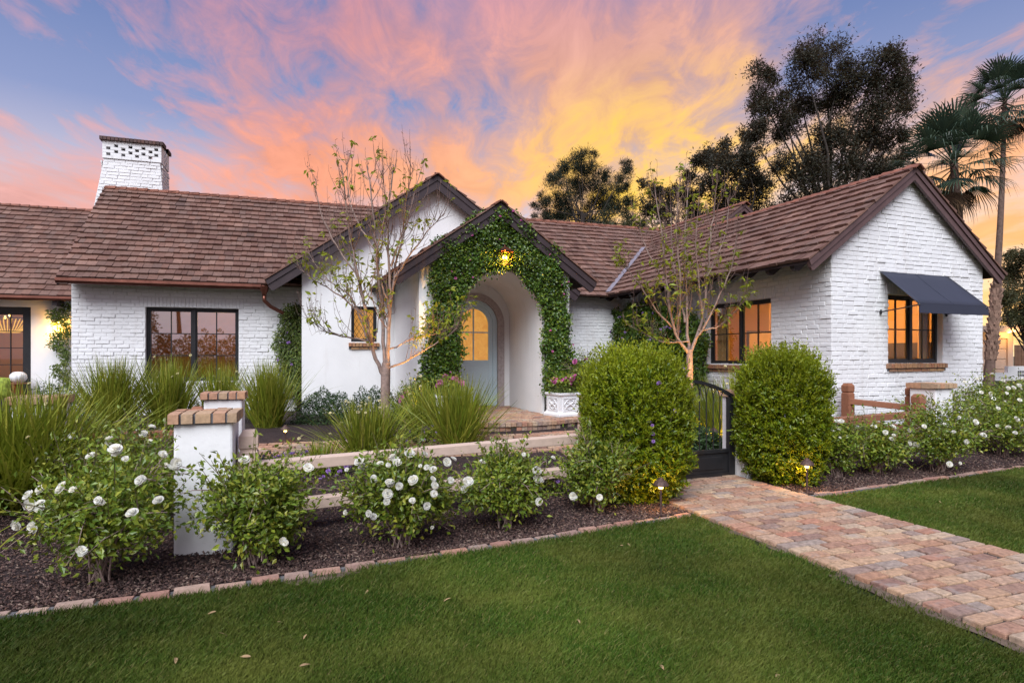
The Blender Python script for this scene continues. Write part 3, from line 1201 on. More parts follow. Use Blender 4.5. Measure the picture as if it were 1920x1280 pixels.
# end wall round the door, stone surround, door
DH = .495
DC = AC
DZ, SZ = zat(566, 13.1), zat(551, 13.1)
dsp = DZ - DH
SW = .66
mb = MB()
tq = [AC - 1.2] + [DC - SW * math.cos(math.pi * i / 24) for i in range(25)] + [AC + 1.2]
for t0, t1 in zip(tq[:-1], tq[1:]):
    tm = (t0 + t1) / 2
    f = lambda t: (dsp + math.sqrt(max(SW * SW - (t - DC) ** 2, 0)))
    b0, b1 = (f(t0), f(t1)) if abs(tm - DC) < SW else (0, 0)
    mb.prism([PG.P(t0, DR, b0), PG.P(t1, DR, b1), PG.P(t1, DR, 3.5), PG.P(t0, DR, 3.5)], PG.b * .2)
mb.build('wall', STUCCO, house)


def arch_band(W, r, c, w_in, w_out, spring, foot, d, segs=24):
    """a flat arched band (legs and half ring) of depth d, front face at r"""
    mb = MB()
    for sg in (-1, 1):
        mb.prism([W.P(c + sg * w_in, r, foot), W.P(c + sg * w_out, r, foot), W.P(c + sg * w_out, r, spring), W.P(c + sg * w_in, r, spring)], W.b * d)
    for i in range(segs):
        a0, a1 = math.pi * i / segs, math.pi * (i + 1) / segs
        q = [(w_in, a0), (w_out, a0), (w_out, a1), (w_in, a1)]
        mb.prism([W.P(c + rr * math.cos(a), r, spring + rr * math.sin(a)) for rr, a in q], W.b * d)
    return mb


arch_band(PG, DR - .03, DC, DH + .05, SW + .03, dsp, PF, .16).build('door_surround', MATS['surround_stone'], house)
door = arch_band(PG, DR + .05, DC, DH - .045, DH + .05, dsp, PF, .08).build('door', MATS['door_blue'], house)
door['label'] = 'arched pale blue front door with amber glass panes'
arch_band(PG, DR + .075, DC, DH - .15, DH - .047, dsp, PF + .02, .045).build('door_stile', MATS['door_blue'], door)
GZ0 = 1.38
mb = MB()
mb.box(PG.P(DC, DR + .098, (PF + .02 + GZ0) / 2), PG.a * (DH - .15), PG.b * .02, ZUP * (GZ0 - PF - .02) / 2)
for (x0, x1, y0, y1) in ((-.33, .33, GZ0 - .13, GZ0), (-.33, .33, PF + .03, PF + .19), (-.345, -.26, PF + .19, GZ0 - .13), (.26, .345, PF + .19, GZ0 - .13)):
    mb.box(PG.P(DC + (x0 + x1) / 2, DR + .085, (y0 + y1) / 2), PG.a * (x1 - x0) / 2, PG.b * .008, ZUP * (y1 - y0) / 2)
mb.build('door_panel', MATS['door_blue'], door, bevel=.006)
mb = MB()
for (x0, x1, y0, y1) in ((-.014, .014, GZ0, DZ - .16), (-.35, .35, 1.985, 2.013)):
    mb.box(PG.P(DC + (x0 + x1) / 2, DR + .095 - (.001 if x1 > .1 else 0), (y0 + y1) / 2), PG.a * (x1 - x0) / 2, PG.b * .018, ZUP * (y1 - y0) / 2)
mb.build('muntin', MATS['door_blue'], door)
for sx_ in (-1, 1):
    lowp = MB()
    lowp.prism([PG.P(DC + sx_ * .014, DR + .105, GZ0), PG.P(DC + sx_ * .36, DR + .105, GZ0), PG.P(DC + sx_ * .36, DR + .105, 1.985), PG.P(DC + sx_ * .014, DR + .105, 1.985)], PG.b * .006)
    lowp.build('pane', MATS['glowing_glass'], door)
    upp_ = MB()
    R0 = DH - .14
    poly = [PG.P(DC + sx_ * .014, DR + .105, 2.013), PG.P(DC + sx_ * R0, DR + .105, 2.013)]
    for i in range(9):
        a = (math.pi / 2 * .97) * i / 8
        poly.append(PG.P(DC + sx_ * R0 * math.cos(a), DR + .105, dsp + R0 * math.sin(a)))
    upp_.prism(poly, PG.b * .006)
    upp_.build('pane', MATS['glowing_glass'], door)
mb = MB()
mb.box(PG.P(DC - .42, DR + .06, 1.32), PG.a * .018, PG.b * .008, ZUP * .11)
mb.tube([PG.P(DC - .42, DR + .05, 1.36), PG.P(DC - .42, DR + .0, 1.36), PG.P(DC - .32, DR - .01, 1.36)], .009, 6)
mb.build('door_handle', MATS['rusty_bronze'], door)

# ---------------------------------------------------------------- right brick wing
re_, rr, t_l, t_r = 3.08, 4.93, -.686, 4.54
ta = (t_l + t_r) / 2
half = ta - t_l
OV = -.15
rsl = (rr - re_) / half
RD = 7.6
r_roof = deck('roof', [[RW.P(t_l, OV, re_), RW.P(t_l, RD, re_), RW.P(ta, RD, rr), RW.P(ta, OV, rr)], [RW.P(ta, OV, rr), RW.P(ta, RD, rr), RW.P(t_r, RD, re_), RW.P(t_r, OV, re_)]])
upr = (RW.a * half + ZUP * (rr - re_)).normalized()
upr2 = (-RW.a * half + ZUP * (rr - re_)).normalized()
slr = math.hypot(half, rr - re_)
slope(r_roof, RW.P(t_l, OV - .05, re_), RW.b, 8.2, upr, slr, .272, wmin=.12, wmax=.22)
slope(r_roof, RW.P(t_r, OV - .05, re_), RW.b, 4.0, upr2, slr, .272)
ridge(r_roof, RW.P(ta, OV - .1, rr), RW.P(ta, 6.4, rr), rsl, .15)
barge(RW, t_l, ta, t_r, re_, rr, .175, .05, OV, 'warm_trim', .06)
# taller roof behind it with its small gable peeping over
dl = .93
rb_r = rr + rsl * dl
rb_roof = deck('roof', [[RW.P(t_l, 5.04, re_), RW.P(t_l, 12.5, re_), RW.P(ta + dl, 12.5, rb_r), RW.P(ta + dl, 5.04, rb_r)],
                        [RW.P(ta + dl, 5.04, rb_r), RW.P(ta + dl, 12.5, rb_r), RW.P(t_r + 2 * dl, 12.5, re_), RW.P(t_r + 2 * dl, 5.04, re_)]])
up_start = slr * .80
slope(rb_roof, RW.P(t_l, 5.0, re_) + upr * up_start, RW.b, 6.8, upr, slr + dl * math.hypot(1, rsl) - up_start, .272, wmin=.12, wmax=.22)
ridge(rb_roof, RW.P(ta + dl, 4.95, rb_r), RW.P(ta + dl, 11.0, rb_r), rsl, .15)
barge(RW, ta - .6, ta + dl, ta + 2 * dl + .6, rb_r - rsl * (dl + .6), rb_r, .14, .05, 5.04, 'warm_trim', .05)
mb = MB()
mb.prism([RW.P(ta - .7, 5.2, rb_r - rsl * (dl + .7) - .1), RW.P(ta + 2 * dl + .7, 5.2, rb_r - rsl * (dl + .7) - .1), RW.P(ta + dl, 5.2, rb_r - .08)], RW.b * .1)
mb.build('gable_wall', MATS['plum_wall'], house)
# valley flashing between the two slopes
vb0 = None
WID = 4.15
nrf = -RW.b            # gable faces the street
nrs = -RW.a            # side faces the court
g0, g1 = RW.t_at(1655, .10), RW.t_at(1757, .10)
gz0, gz1 = 1.345, 2.60
Org = RW.P(0, 0)


def rtop(t):
    return rr - .055 - rsl * abs(t - ta)


mb = MB()
wall_strip(mb, Org, RW.a, nrf, 0, WID, 0, rtop, [(g0, g1, gz0, gz1)], .16, cuts=(ta,))
rg_wall = mb.build('wall', MATS['joint_white'], house)


def r_lo(z):
    return max(0.0, ta - (rr - .06 - z) / rsl)


def r_hi(z):
    return min(WID, ta + (rr - .06 - z) / rsl)


lay_bricks(rg_wall, Org, RW.a, nrf, r_lo, r_hi, .2, lambda s: 9, [(g0, g1, gz0, gz1), (g0 - .05, g1 + .05, gz1, gz1 + .21)])
soldier(rg_wall, Org, RW.a, nrf, g0 - .05, g1 + .05, gz1 + .004, gz1 + .205)
window(Org, RW.a, nrf, g0, g1, gz0, gz1, 2, 2, 2, label='black casement under the navy awning', room=False)
s1a, s1b = RW.r_at(1446), RW.r_at(1326)
s2a, s2b = 4.55, 6.95
sz0, sz1 = 1.29, 2.60
ops = [(s1a, s1b, sz0, sz1), (s2a, s2b, sz0, sz1)]
mb = MB()
wall_strip(mb, Org, RW.b, nrs, .161, 7.6, 0, lambda s: re_ + .36, ops)
mb.prism([RW.P(WID, .161, 0), RW.P(WID, 7.6, 0), RW.P(WID, 7.6, rtop(WID)), RW.P(WID, .161, rtop(WID))], -RW.a * .16)
rs_wall = mb.build('wall', MATS['joint_white'], house)
# the court-side bricks
lay_bricks(rs_wall, Org, RW.b, nrs, lambda z: -.012, lambda z: 7.55, .2, lambda s: re_ + .25, [(s1a, s1b, sz0, sz1), (s2a, s2b, sz0, sz1), (s1a - .1, s1b + .1, sz1, sz1 + .215), (s2a - .1, s2b + .1, sz1, sz1 + .215)])
for a_, b_ in ((s1a, s1b), (s2a, s2b)):
    soldier(rs_wall, Org, RW.b, nrs, a_ - .1, b_ + .1, sz1 + .004, sz1 + .21)
window(Org, RW.b, nrs, s1a, s1b, sz0, sz1, 2, 2, 2, label='black casement on the court side glowing amber', room=False)
window(Org, RW.b, nrs, s2a, s2b, sz0, sz1, 2, 2, 2, label='black casement almost hidden by the flowering vine', room=False)
rm = MB()
q_ = [RW.P(t, s, z) for z in (.25, 2.9) for t, s in ((.29, .29), (3.95, .29), (3.95, 7.2), (.29, 7.2))]
rm.add(q_, [(0, 1, 2, 3), (7, 6, 5, 4), (2, 6, 7, 3), (1, 5, 6, 2)])
rm.add([RW.P(2.15, 3.5, .25), RW.P(2.2, 3.5, .25), RW.P(2.2, 3.5, 2.9), RW.P(2.15, 3.5, 2.9)], [(0, 1, 2, 3)])
rm.build('room', MATS['room_warm'], house)
def curtain(O, e, n, x0, x1, z0, z1):
    V, Q = [], []
    k = 26
    for i in range(k + 1):
        x = x0 + (x1 - x0) * i / k
        d = .30 + .028 * math.sin(i * 1.9) + .01 * math.sin(i * .7)
        for z in (z0, z1):
            V.append(O + e * x - n * d + ZUP * z)
    Q = [(2 * i, 2 * i + 2, 2 * i + 3, 2 * i + 1) for i in range(k)]
    m_ = MB()
    m_.add(V, Q)
    return m_.build('curtain', MATS['room_curtain'], house, smooth=True)


curtain(Org, RW.a, nrf, g0 + .02, g0 + .30, .9, 2.7)
curtain(Org, RW.a, nrf, g1 - .22, g1 + .05, .9, 2.7)
curtain(Org, RW.b, nrs, s1b - .34, s1b - .02, .9, 2.7)
curtain(Org, RW.b, nrs, s1a + .0, s1a + .26, .9, 2.7)
lm = thing('table_lamp', 'small glowing table lamp inside the room behind the awning window', 'lamp', RW.P(1.75, 1.3, 1.35))
m_ = MB()
m_.lathe(RW.P(1.75, 1.3, 1.30), [(.07, 0), (.07, .02), (.02, .04), (.035, .14), (.012, .25)], 12)
m_.build('base', MATS['rusty_bronze'], lm)
m_ = MB()
m_.lathe(RW.P(1.75, 1.3, 1.52), [(.15, 0), (.10, .22)], 16)
m_.build('lamp_shade', MATS['bead_glow'], lm)
def inside_thing(name, label, cat, boxes, m):
    c0 = boxes[0][0]
    t_ = thing(name, label, cat, c0)
    for nm, (c, x, y, z) in zip(('body', 'inset'), boxes):
        q2 = MB()
        q2.box(c, RW.a * x, RW.b * y, ZUP * z)
        q2.build(nm, MATS[m if nm == 'body' else 'room_curtain'], t_)


inside_thing('sideboard', 'dark sideboard carrying the lamp inside the awning window room', 'sideboard', [(RW.P(1.9, 1.3, .78), .6, .25, .5)], 'room_dark')
inside_thing('cupboard', 'dark cupboard standing in the middle of the lit corner room', 'cupboard', [(RW.P(2.1, 2.6, .95), .45, .3, .55)], 'room_dark')
inside_thing('cupboard', 'tall dark cupboard against the far wall of the lit corner room', 'cupboard', [(RW.P(3.6, 1.2, 1.0), .25, .5, .75)], 'room_dark')
inside_thing('picture', 'framed picture hanging inside the lit corner room', 'picture', [(RW.P(1.9, 3.48, 1.75), .45, .012, .32), (RW.P(1.9, 3.462, 1.75), .40, .006, .27)], 'room_dark')
point('room_lamp', RW.P(2.2, 1.9, 2.45), 150, (1.0, .60, .20), .2)
point('room_lamp', RW.P(2.0, 5.2, 2.45), 70, (1.0, .60, .20), .2)
for i in range(13):
    s = .25 + i * .56
    mb = MB()
    p0 = RW.P(-.60, s, re_ + .045 - .09)
    p1 = RW.P(.0, s, re_ + .045 - .09 + .60 * rsl)
    prof2 = [(-.60, -.03), (-.585, -.085), (-.54, -.115), (-.48, -.125), (.0, .22), (.0, .36), (-.60, -.0)]
    mb.prism([RW.P(t, s, re_ + z) for t, z in prof2], RW.b * .085)
    mb.build('rafter_tail', MATS['dark_trim'], house)
mb = MB()
mb.box(RW.P(-.67, 3.6, re_ - .02), RW.a * .010, RW.b * 3.75, ZUP * .03)
mb.build('drip_edge', MATS['dark_trim'], house)

# valley flashing: where the main slope and the wing slope meet
def on_main(p):
    rloc = (p - MAIN.O).dot(MAIN.b)
    return EZ + rloc * (RZ - EZ) / RUN


def on_wing(p):
    t = (p - RW.O).dot(RW.a)
    return re_ + (t - t_l) * rsl


vp = []
for i in range(20):
    t = t_l + .02 + i * .12
    lo_, hi_ = 0.0, 12.0
    for _ in range(40):
        m_ = (lo_ + hi_) / 2
        p = RW.P(t, m_)
        if on_main(p) < on_wing(p):
            lo_ = m_
        else:
            hi_ = m_
    p = RW.P(t, lo_)
    if on_wing(p) < RZ - .5 and on_wing(p) > EZ - .1:
        vp.append(Vector((p.x, p.y, on_wing(p) + .085)))
mb = MB()
for p, q in zip(vp[:-1], vp[1:]):
    mb.beam(p, q + (q - p) * .05, .13, .03)
mb.build('valley_flashing', MATS['zinc'], house)

# awning
a0, a1 = RW.t_at(1648), RW.t_at(1775)
AZ, AP, AZf, AV = zat(509.5, 10.64), .684, 2.37, .16
aw = MB()
NS = 12
V, Q = [], []
for i in range(NS + 1):
    for j in range(7):
        x = a0 + (a1 - a0) * i / NS
        k = j / 6
        sag = .018 * math.sin(math.pi * i / NS) * math.sin(math.pi * k)
        V.append(RW.P(x, -.02 - AP * k, AZ + (AZf - AZ) * k - sag))
for i in range(NS):
    for j in range(6):
        b = i * 7 + j
        Q.append((b, b + 7, b + 8, b + 1))
aw.add(V, Q)
awn = aw.build('awning', MATS['navy_canvas'], house, smooth=True)
so = awn.modifiers.new('cloth', 'SOLIDIFY')
so.thickness = .006
mb = MB()
mb.prism([RW.P(a0, -.02 - AP - .003, AZf), RW.P(a1, -.02 - AP - .003, AZf), RW.P(a1 + .004, -.02 - AP - .012, AZf - AV), RW.P(a0 + .004, -.02 - AP - .012, AZf - AV)], -RW.b * .006)
mb.build('valance', MATS['navy_canvas'], awn)
mb = MB()
mb.tube([RW.P((a0 + a1) / 2, -.024 - AP * k_, AZ + (AZf - AZ) * k_ - .016 * math.sin(math.pi * k_) + .006) for k_ in (0, .25, .5, .75, 1)], .004, 5)
mb.build('seam', MATS['navy_canvas'], awn)
for xx in (a0 + .03, a1 - .03):
    mb = MB()
    mb.tube([RW.P(xx, -.03, AZ - .01), RW.P(xx, -.02 - AP, AZf - .012)], .011, 6)
    mb.tube([RW.P(xx - .02, .0, AZf - .10), RW.P(xx - .02, -.4, AZf - .06), RW.P(xx - .02, -.02 - AP, AZf - .02)], .011, 6)
    mb.lathe(RW.P(xx - .02, -.03, AZf - .10), [(.0, -.05), (.018, -.03), (.022, 0), (.018, .03), (.0, .05)], 8)
    mb.lathe(RW.P(xx - .02, -.02 - AP, AZf - .02), [(.0, -.028), (.022, -.015), (.026, 0), (.022, .015), (.0, .028)], 8)
    mb.build('awning_rod', MATS['black_steel'], awn)

# ---------------------------------------------------------------- chimney
CR = 3.0
cz0, cz1, cz2 = 5.0, 6.37, 6.80
CDp = .78
cl0, ch0, cl1, ch1 = -.30, 1.27, -.06, 1.17


def clo(z):
    return cl0 + (cl1 - cl0) * min(1, max(0, (z - cz0) / (cz1 - cz0)))


def chi(z):
    return ch0 + (ch1 - ch0) * min(1, max(0, (z - cz0) / (cz1 - cz0)))


mb = MB()
V = []
for z in (3.0, cz0, cz1):
    V += [MAIN.P(clo(z), CR, z), MAIN.P(chi(z), CR, z), MAIN.P(chi(z), CR + CDp, z), MAIN.P(clo(z), CR + CDp, z)]
mb.add(V, [(0, 1, 5, 4), (1, 2, 6, 5), (2, 3, 7, 6), (3, 0, 4, 7), (4, 5, 9, 8), (5, 6, 10, 9), (6, 7, 11, 10), (7, 4, 8, 11)])
chim = mb.build('chimney', MATS['joint_white'], house)
lay_bricks(chim, MAIN.P(0, CR), MAIN.a, -MAIN.b, clo, chi, 5.0, lambda s: cz1 - .01)
# its right flank
Of = MAIN.P(ch1 + .03, CR)
lay_bricks(chim, Of, MAIN.b, MAIN.a, lambda z: .0, lambda z: CDp, 5.2, lambda s: cz1 - .01)
lay_bricks(chim, MAIN.P(cl1 - .05, CR), MAIN.b, -MAIN.a, lambda z: .0, lambda z: CDp, 5.2, lambda s: cz1 - .01)
# openwork band: real gaps between the bricks
rows_ = [(), (.10, .35, .58, .81), (.23, .47, .69, .91), (.10, .35, .58, .81), (.23, .47, .69, .91), ()]
cw = ch1 - cl1 + .06
hh = (cz2 - cz1) / len(rows_)
for (r0, dd, shift) in ((CR - .03, .10, 0.0), (CR + CDp - .07, .10, .03)):
    for i, holes in enumerate(rows_):
        z0 = cz1 + i * hh
        x = 0.0
        mb = MB()
        for h_ in [*holes, None]:
            xe = cw if h_ is None else (h_ + shift) * cw - .042
            while x < xe - .01:
                w = min(.21, xe - x)
                if xe - x - w < .05:
                    w = xe - x
                jt = random.uniform(-.005, .005)
                mb.box(MAIN.P(cl1 - .03 + x + w / 2, r0 + dd / 2 + jt, z0 + hh / 2), MAIN.a * (w / 2 - .003), MAIN.b * dd / 2, ZUP * (hh / 2 - .002))
                x += w
            if h_ is not None:
                x = (h_ + shift) * cw + .042
        o = mb.build('lattice_course', WHITE, chim)
        o['kind'] = 'stuff'
for sg, tt in ((-1, cl1 - .03), (1, ch1 - .07)):
    for i, holes in enumerate(rows_):
        mb = MB()
        z0 = cz1 + i * hh
        for x0, x1 in ((.075, .25), (.33, .47), (.55, CDp - .075)) if i % 2 else ((.075, .38), (.46, CDp - .075)):
            mb.box(MAIN.P(tt + .05, CR + (x0 + x1) / 2, z0 + hh / 2), MAIN.a * .05, MAIN.b * (x1 - x0) / 2, ZUP * (hh / 2 - .002))
        o = mb.build('lattice_course', WHITE, chim)
        o['kind'] = 'stuff'
me = fast_mesh('cap_brick', BRV, BRF)
me.materials.append(MATS['chimney_cap_brick'])
k = 17
for i in range(k):
    w = (cw + .1) / k
    for (r_, nn, off) in ((CR - .09, -MAIN.b, .36), (CR + CDp + .08, MAIN.b, .36)):
        o = bpy.data.objects.new('cap_brick', me)
        COL.objects.link(o)
        o.parent = chim
        M = mat4(MAIN.P(cl1 - .08 + (i + .5) * w, r_, cz2 + .05) - nn * off, MAIN.a * (w - .008), nn * (off + random.uniform(-.008, .008)), ZUP * .098)
        o.matrix_basis = Matrix(M.tolist())

shingles.build(300)
bricks.build(300, ok=lambda c: c[2] > 1.0)

# ================================================================== THE GROUND
CX = [-9, -5, -2.91, -2.17, -1.32, -.55, .246, 1.63, 3.2, 6.76, 10.0]
CY = [.9, 2.5, 3.355, 3.64, 4.02, 4.38, 4.78, 5.48, 6.22, 7.80, 9.2]


def curb_y(X):
    return np.interp(X, CX, CY)


PW = Wing((0, 0), 20)           # the walk: t across, r along it
PT0, PT1, PR0, PR1 = 3.48, 5.02, 1.45, 5.95

mb = MB()
mb.box((0, 150, -.11), (500, 0, 0), (0, 400, 0), (0, 0, .05))
tag(mb.build('ground', MATS['dirt']), kind='structure')


def sheet(name, xs, y0f, y1f, ny, zf, m):
    V, Q = [], []
    for x in xs:
        for j in range(ny + 1):
            y = y0f(x) + (y1f(x) - y0f(x)) * (j / ny) ** 1.6
            V.append((x, y, zf(x, y)))
    n = ny + 1
    for i in range(len(xs) - 1):
        for j in range(ny):
            Q.append((i * n + j, (i + 1) * n + j, (i + 1) * n + j + 1, i * n + j + 1))
    return tag(link(name, fast_mesh(name, np.array(V), np.array(Q), True), m), kind='structure')


lawn = sheet('lawn', np.linspace(-9, 10, 60), lambda x: -7.0, lambda x: curb_y(x), 24, lambda x, y: .006 * math.sin(2.1 * x + y) * math.sin(1.7 * y), MATS['lawn_soil'])
bed = sheet('garden_bed', np.linspace(-18, 9.6, 150), lambda x: curb_y(x), lambda x: 20.0, 90,
            lambda x, y: .012 + g(x, y) + .012 * math.sin(7 * x + 3 * y) * math.sin(5 * y - 2 * x), MATS['mulch_soil'])
far_lawn = sheet('lawn', np.linspace(9.6, 70, 20), lambda x: curb_y(min(x, 10)), lambda x: 34.0, 12, lambda x, y: .012 + g(x, y), MATS['lawn_soil'])

# chips of bark
n = 62000
cx = rng.uniform(-5.6, 9.4, n * 3)
e = rng.random(n * 3) ** 1.5 * 3.6 + .06
cy = curb_y(cx) + e
keep = (np.abs(cx) < 1.05 * cy + .8)
tt = cx * PW.a.x + cy * PW.a.y
rr_ = cx * PW.b.x + cy * PW.b.y
keep &= ~((tt > PT0 - .03) & (tt < PT1 + .03))
keep &= rng.random(len(cx)) < np.clip(5.0 / cy, 0, 1) ** 1.5
cx, cy = cx[keep][:n], cy[keep][:n]
n = len(cx)
ln = rng.uniform(.012, .034, n)
wd = ln * rng.uniform(.3, .6, n)
th = rng.uniform(.004, .010, n)
az = rng.uniform(0, 2 * np.pi, n)
tl = rng.normal(0, .35, (n, 2))
A = np.c_[np.cos(az), np.sin(az), tl[:, 0]]
B = np.c_[-np.sin(az), np.cos(az), tl[:, 1]]
C = np.c_[cx, cy, .018 + gz(cx, cy) + rng.uniform(0, .016, n)]
top_ = np.c_[np.zeros(n), np.zeros(n), th]
V = np.stack([C + A * ln[:, None] * .5, C + B * wd[:, None] * .5, C - A * ln[:, None] * .5, C - B * wd[:, None] * .5, C + top_, C - top_], 1).reshape(-1, 3)
T = np.array([(0, 1, 4), (1, 2, 4), (2, 3, 4), (3, 0, 4), (1, 0, 5), (2, 1, 5), (3, 2, 5), (0, 3, 5)])
Fc = (T[None] + (np.arange(n) * 6)[:, None, None]).reshape(-1, 3)
tag(link('bark_mulch', fast_mesh('bark_mulch', V, Fc), MATS['bark_chip']), 'dark brown bark mulch covering the planting beds', 'mulch', kind='stuff')

V, Q = [], []
rs = np.linspace(1.5, 4.9, 90)
for i, r_ in enumerate(rs):
    w_ = .07 + .05 * math.sin(r_ * 3.1) + .03 * math.sin(r_ * 11)
    for t_ in (PT0 + .02, PT0 - max(.02, w_)):
        p_ = PW.P(t_, r_, 0)
        V.append((p_.x, p_.y, .011 if t_ > PT0 else .008))
for i in range(len(rs) - 1):
    Q.append((2 * i, 2 * i + 2, 2 * i + 3, 2 * i + 1))
tag(link('bare_soil', fast_mesh('bare_soil', np.array(V), np.array(Q)), MATS['bare_soil']), kind='structure')
cxp, cyp = -1.27, float(curb_y(-1.27)) - .09
V = [(cxp, cyp, .010)] + [(cxp + .22 * math.cos(a) * (1 + .2 * math.sin(3 * a)), cyp + .40 * .22 * math.cos(a) + .095 * math.sin(a) * (1 + .2 * math.cos(5 * a)), .009) for a in np.linspace(0, 2 * math.pi, 25)[:-1]]
tag(link('bare_soil', fast_mesh('bare_soil', np.array(V), np.array([(0, 1 + i, 1 + (i + 1) % 24) for i in range(24)])), MATS['bare_soil']), kind='structure')
# grass blades
n = 660000
gy = 2.1 + (9.4 - 2.1) * rng.random(n * 2) ** 1.45
gx = rng.uniform(-1, 1, n * 2) * (1.06 * gy + .9)
tt = gx * PW.a.x + gy * PW.a.y
ok = (gx > -8.5) & (gx < 9.8) & (gy < curb_y(gx) - .055) & ~((tt > PT0 - .015) & (tt < PT1 + .015))
# thin, worn places along the walk and the kerb
edge = np.minimum(np.abs(tt - PT0), np.abs(tt - PT1))
worn = (np.sin(gy * 5.1 + 1.0) + np.sin(gy * 2.3) * .8 > .7) & (tt < PT0) & (edge < .16 + .05 * np.sin(gy * 9))
wk = ((gx + 1.27) ** 2 / .055 + (gy - curb_y(gx) + .06) ** 2 / .016 < 1 + .5 * np.sin(gx * 31) * np.sin(gy * 37))
bare = (tt < PT0) & (edge < .05 + .07 * np.clip(np.sin(gy * 4.3 + .6), 0, 1) + .03 * np.sin(gy * 17)) & (gy < 5.0)
ok &= ~(bare & (rng.random(n * 2) < .88))
ok &= ~(worn & (rng.random(n * 2) < .82)) & ~(wk & (rng.random(n * 2) < .8))
gx, gy, tt, edge = gx[ok][:n], gy[ok][:n], tt[ok][:n], edge[ok][:n]
n = len(gx)
hgt = rng.uniform(.018, .042, n) * (1 + .25 * np.sin(gx * 2.1) * np.sin(gy * 2.7))
hgt *= np.where((tt < PT0) & (edge < .14), rng.uniform(.8, 1.35, n), 1)
az = rng.uniform(0, 2 * np.pi, n)
hgt *= np.where(curb_y(gx) - gy < .11, rng.uniform(.9, 1.7, n), 1)
lean = rng.uniform(.1, 1.0, n) * hgt
wid = rng.uniform(.0016, .0032, n) * (.6 + gy * .16)
B0 = np.c_[gx, gy, np.zeros(n)]
sd = np.c_[-np.sin(az + 1.2), np.cos(az + 1.2), np.zeros(n)] * wid[:, None]
mid = B0 + np.c_[np.cos(az) * lean * .35, np.sin(az) * lean * .35, hgt * .62]
tip = B0 + np.c_[np.cos(az) * lean, np.sin(az) * lean, hgt]
V = np.stack([B0 - sd, B0 + sd, mid + sd * .8, tip, mid - sd * .8], 1).reshape(-1, 3)
i5 = np.arange(n)[:, None] * 5
Fc = np.concatenate([i5 + np.array([0, 1, 2]), i5 + np.array([0, 2, 4]), i5 + np.array([4, 2, 3])], 1).reshape(-1, 3)
tag(link('grass', fast_mesh('grass', V, Fc), MATS['grass_blade']), 'short green grass of the front lawn beside the brick walk', 'grass', kind='stuff')

# ------------------------------------------------------------------ brick walk
mb = MB()
mb.prism([PW.P(PT0 + .03, PR0, -.02), PW.P(PT1 - .03, PR0, -.02), PW.P(PT1 - .03, PR1, -.02), PW.P(PT0 + .03, PR1, -.02)], ZUP * .043)
path = tag(mb.build('path', MATS['path_sand']), kind='structure')
pb = Pieces('brick', PVV, BRF, MATS['path_brick'], 1)


def pave(parent, W, t0, t1, r0, r1, zf, pieces, border=True, pitch=.113, ln=.213, hgt=.05, keep=None):
    r = r0
    k = 0
    while r < r1:
        rows = []
        if border:
            rows += [(t0, t0 + .20), (t1 - .20, t1)]
            x = t0 + .208
            xe = t1 - .208
        else:
            x, xe = t0, t1
        x -= (.5 * ln if k % 2 else 0) * (1 if True else 0)
        s0 = x
        while x < xe:
            w = ln * random.uniform(.93, 1.06)
            a, b = max(x, t0 + (.208 if border else 0)), min(x + w, xe)
            if b - a > .05:
                rows.append((a, b))
            x += w + .009
        for a, b in rows:
            dr = random.uniform(-.005, .005)
            c = W.P((a + b) / 2, r + pitch / 2 + dr, 0)
            if keep and not keep((a + b) / 2, r + pitch / 2):
                continue
            z = zf(c.x, c.y) + random.uniform(-.0045, .004)
            ro = random.uniform(-.022, .022)
            ea = W.a * math.cos(ro) + W.b * math.sin(ro)
            eb = W.b * math.cos(ro) - W.a * math.sin(ro)
            tx, ty = random.uniform(-.02, .02), random.uniform(-.03, .03)
            ez = (ZUP + W.a * tx + W.b * ty).normalized()
            pieces.add(parent, mat4(c + ZUP * (z - hgt), ea * (b - a - random.uniform(.007, .016)), ez * hgt, -eb * (pitch - random.uniform(.013, .021))))
        r += pitch
        k += 1


pave(path, PW, PT0, PT1, PR0, PR1, lambda x, y: .040, pb)
pb.build(300)

# ------------------------------------------------------------------ kerb of bricks round the beds
kb = Pieces('brick', BRV, BRF, MATS['curb_brick'], 1)
mbk = MB()
kerb_pts = [Vector((x, curb_y(x), 0)) for x in np.linspace(-4.6, 9.5, 142)]
for p, q in zip(kerb_pts[:-1], kerb_pts[1:]):
    tm = ((p + q) / 2).dot(PW.a)
    if PT0 - .06 < tm < PT1 + .05:
        continue
    mbk.beam(p + ZUP * .0, q + ZUP * .0, 0.046, .046)
kerb = tag(mbk.build('brick_kerb', MATS['grey_mortar']), kind='structure')
s = 0.0
seg = 0
pts_ = kerb_pts
acc = [0.0]
for p, q in zip(pts_[:-1], pts_[1:]):
    acc.append(acc[-1] + (q - p).length)
xsA = np.array([p.x for p in pts_])
while s < acc[-1] - .2:
    L_ = random.uniform(.16, .23)
    x = float(np.interp(s + L_ / 2, acc, xsA))
    p = Vector((x, float(curb_y(x)), 0))
    d = Vector((.05, float(curb_y(x + .05) - curb_y(x)), 0)).normalized()
    tm = p.dot(PW.a)
    if not (PT0 - .11 < tm < PT1 + .10):
        nn = Vector((-d.y, d.x, 0))
        ro = random.uniform(-.05, .05)
        dd = d * math.cos(ro) + nn * math.sin(ro)
        n2 = nn * math.cos(ro) - d * math.sin(ro)
        kb.add(kerb, mat4(p + nn * random.uniform(-.008, .008) - ZUP * random.uniform(.030, .042), dd * (L_ - .01), (ZUP + nn * random.uniform(-.1, .1)) * random.uniform(.066, .078), -n2 * random.uniform(.050, .060)))
    s += L_ + random.uniform(.006, .02)
kb.build(300)

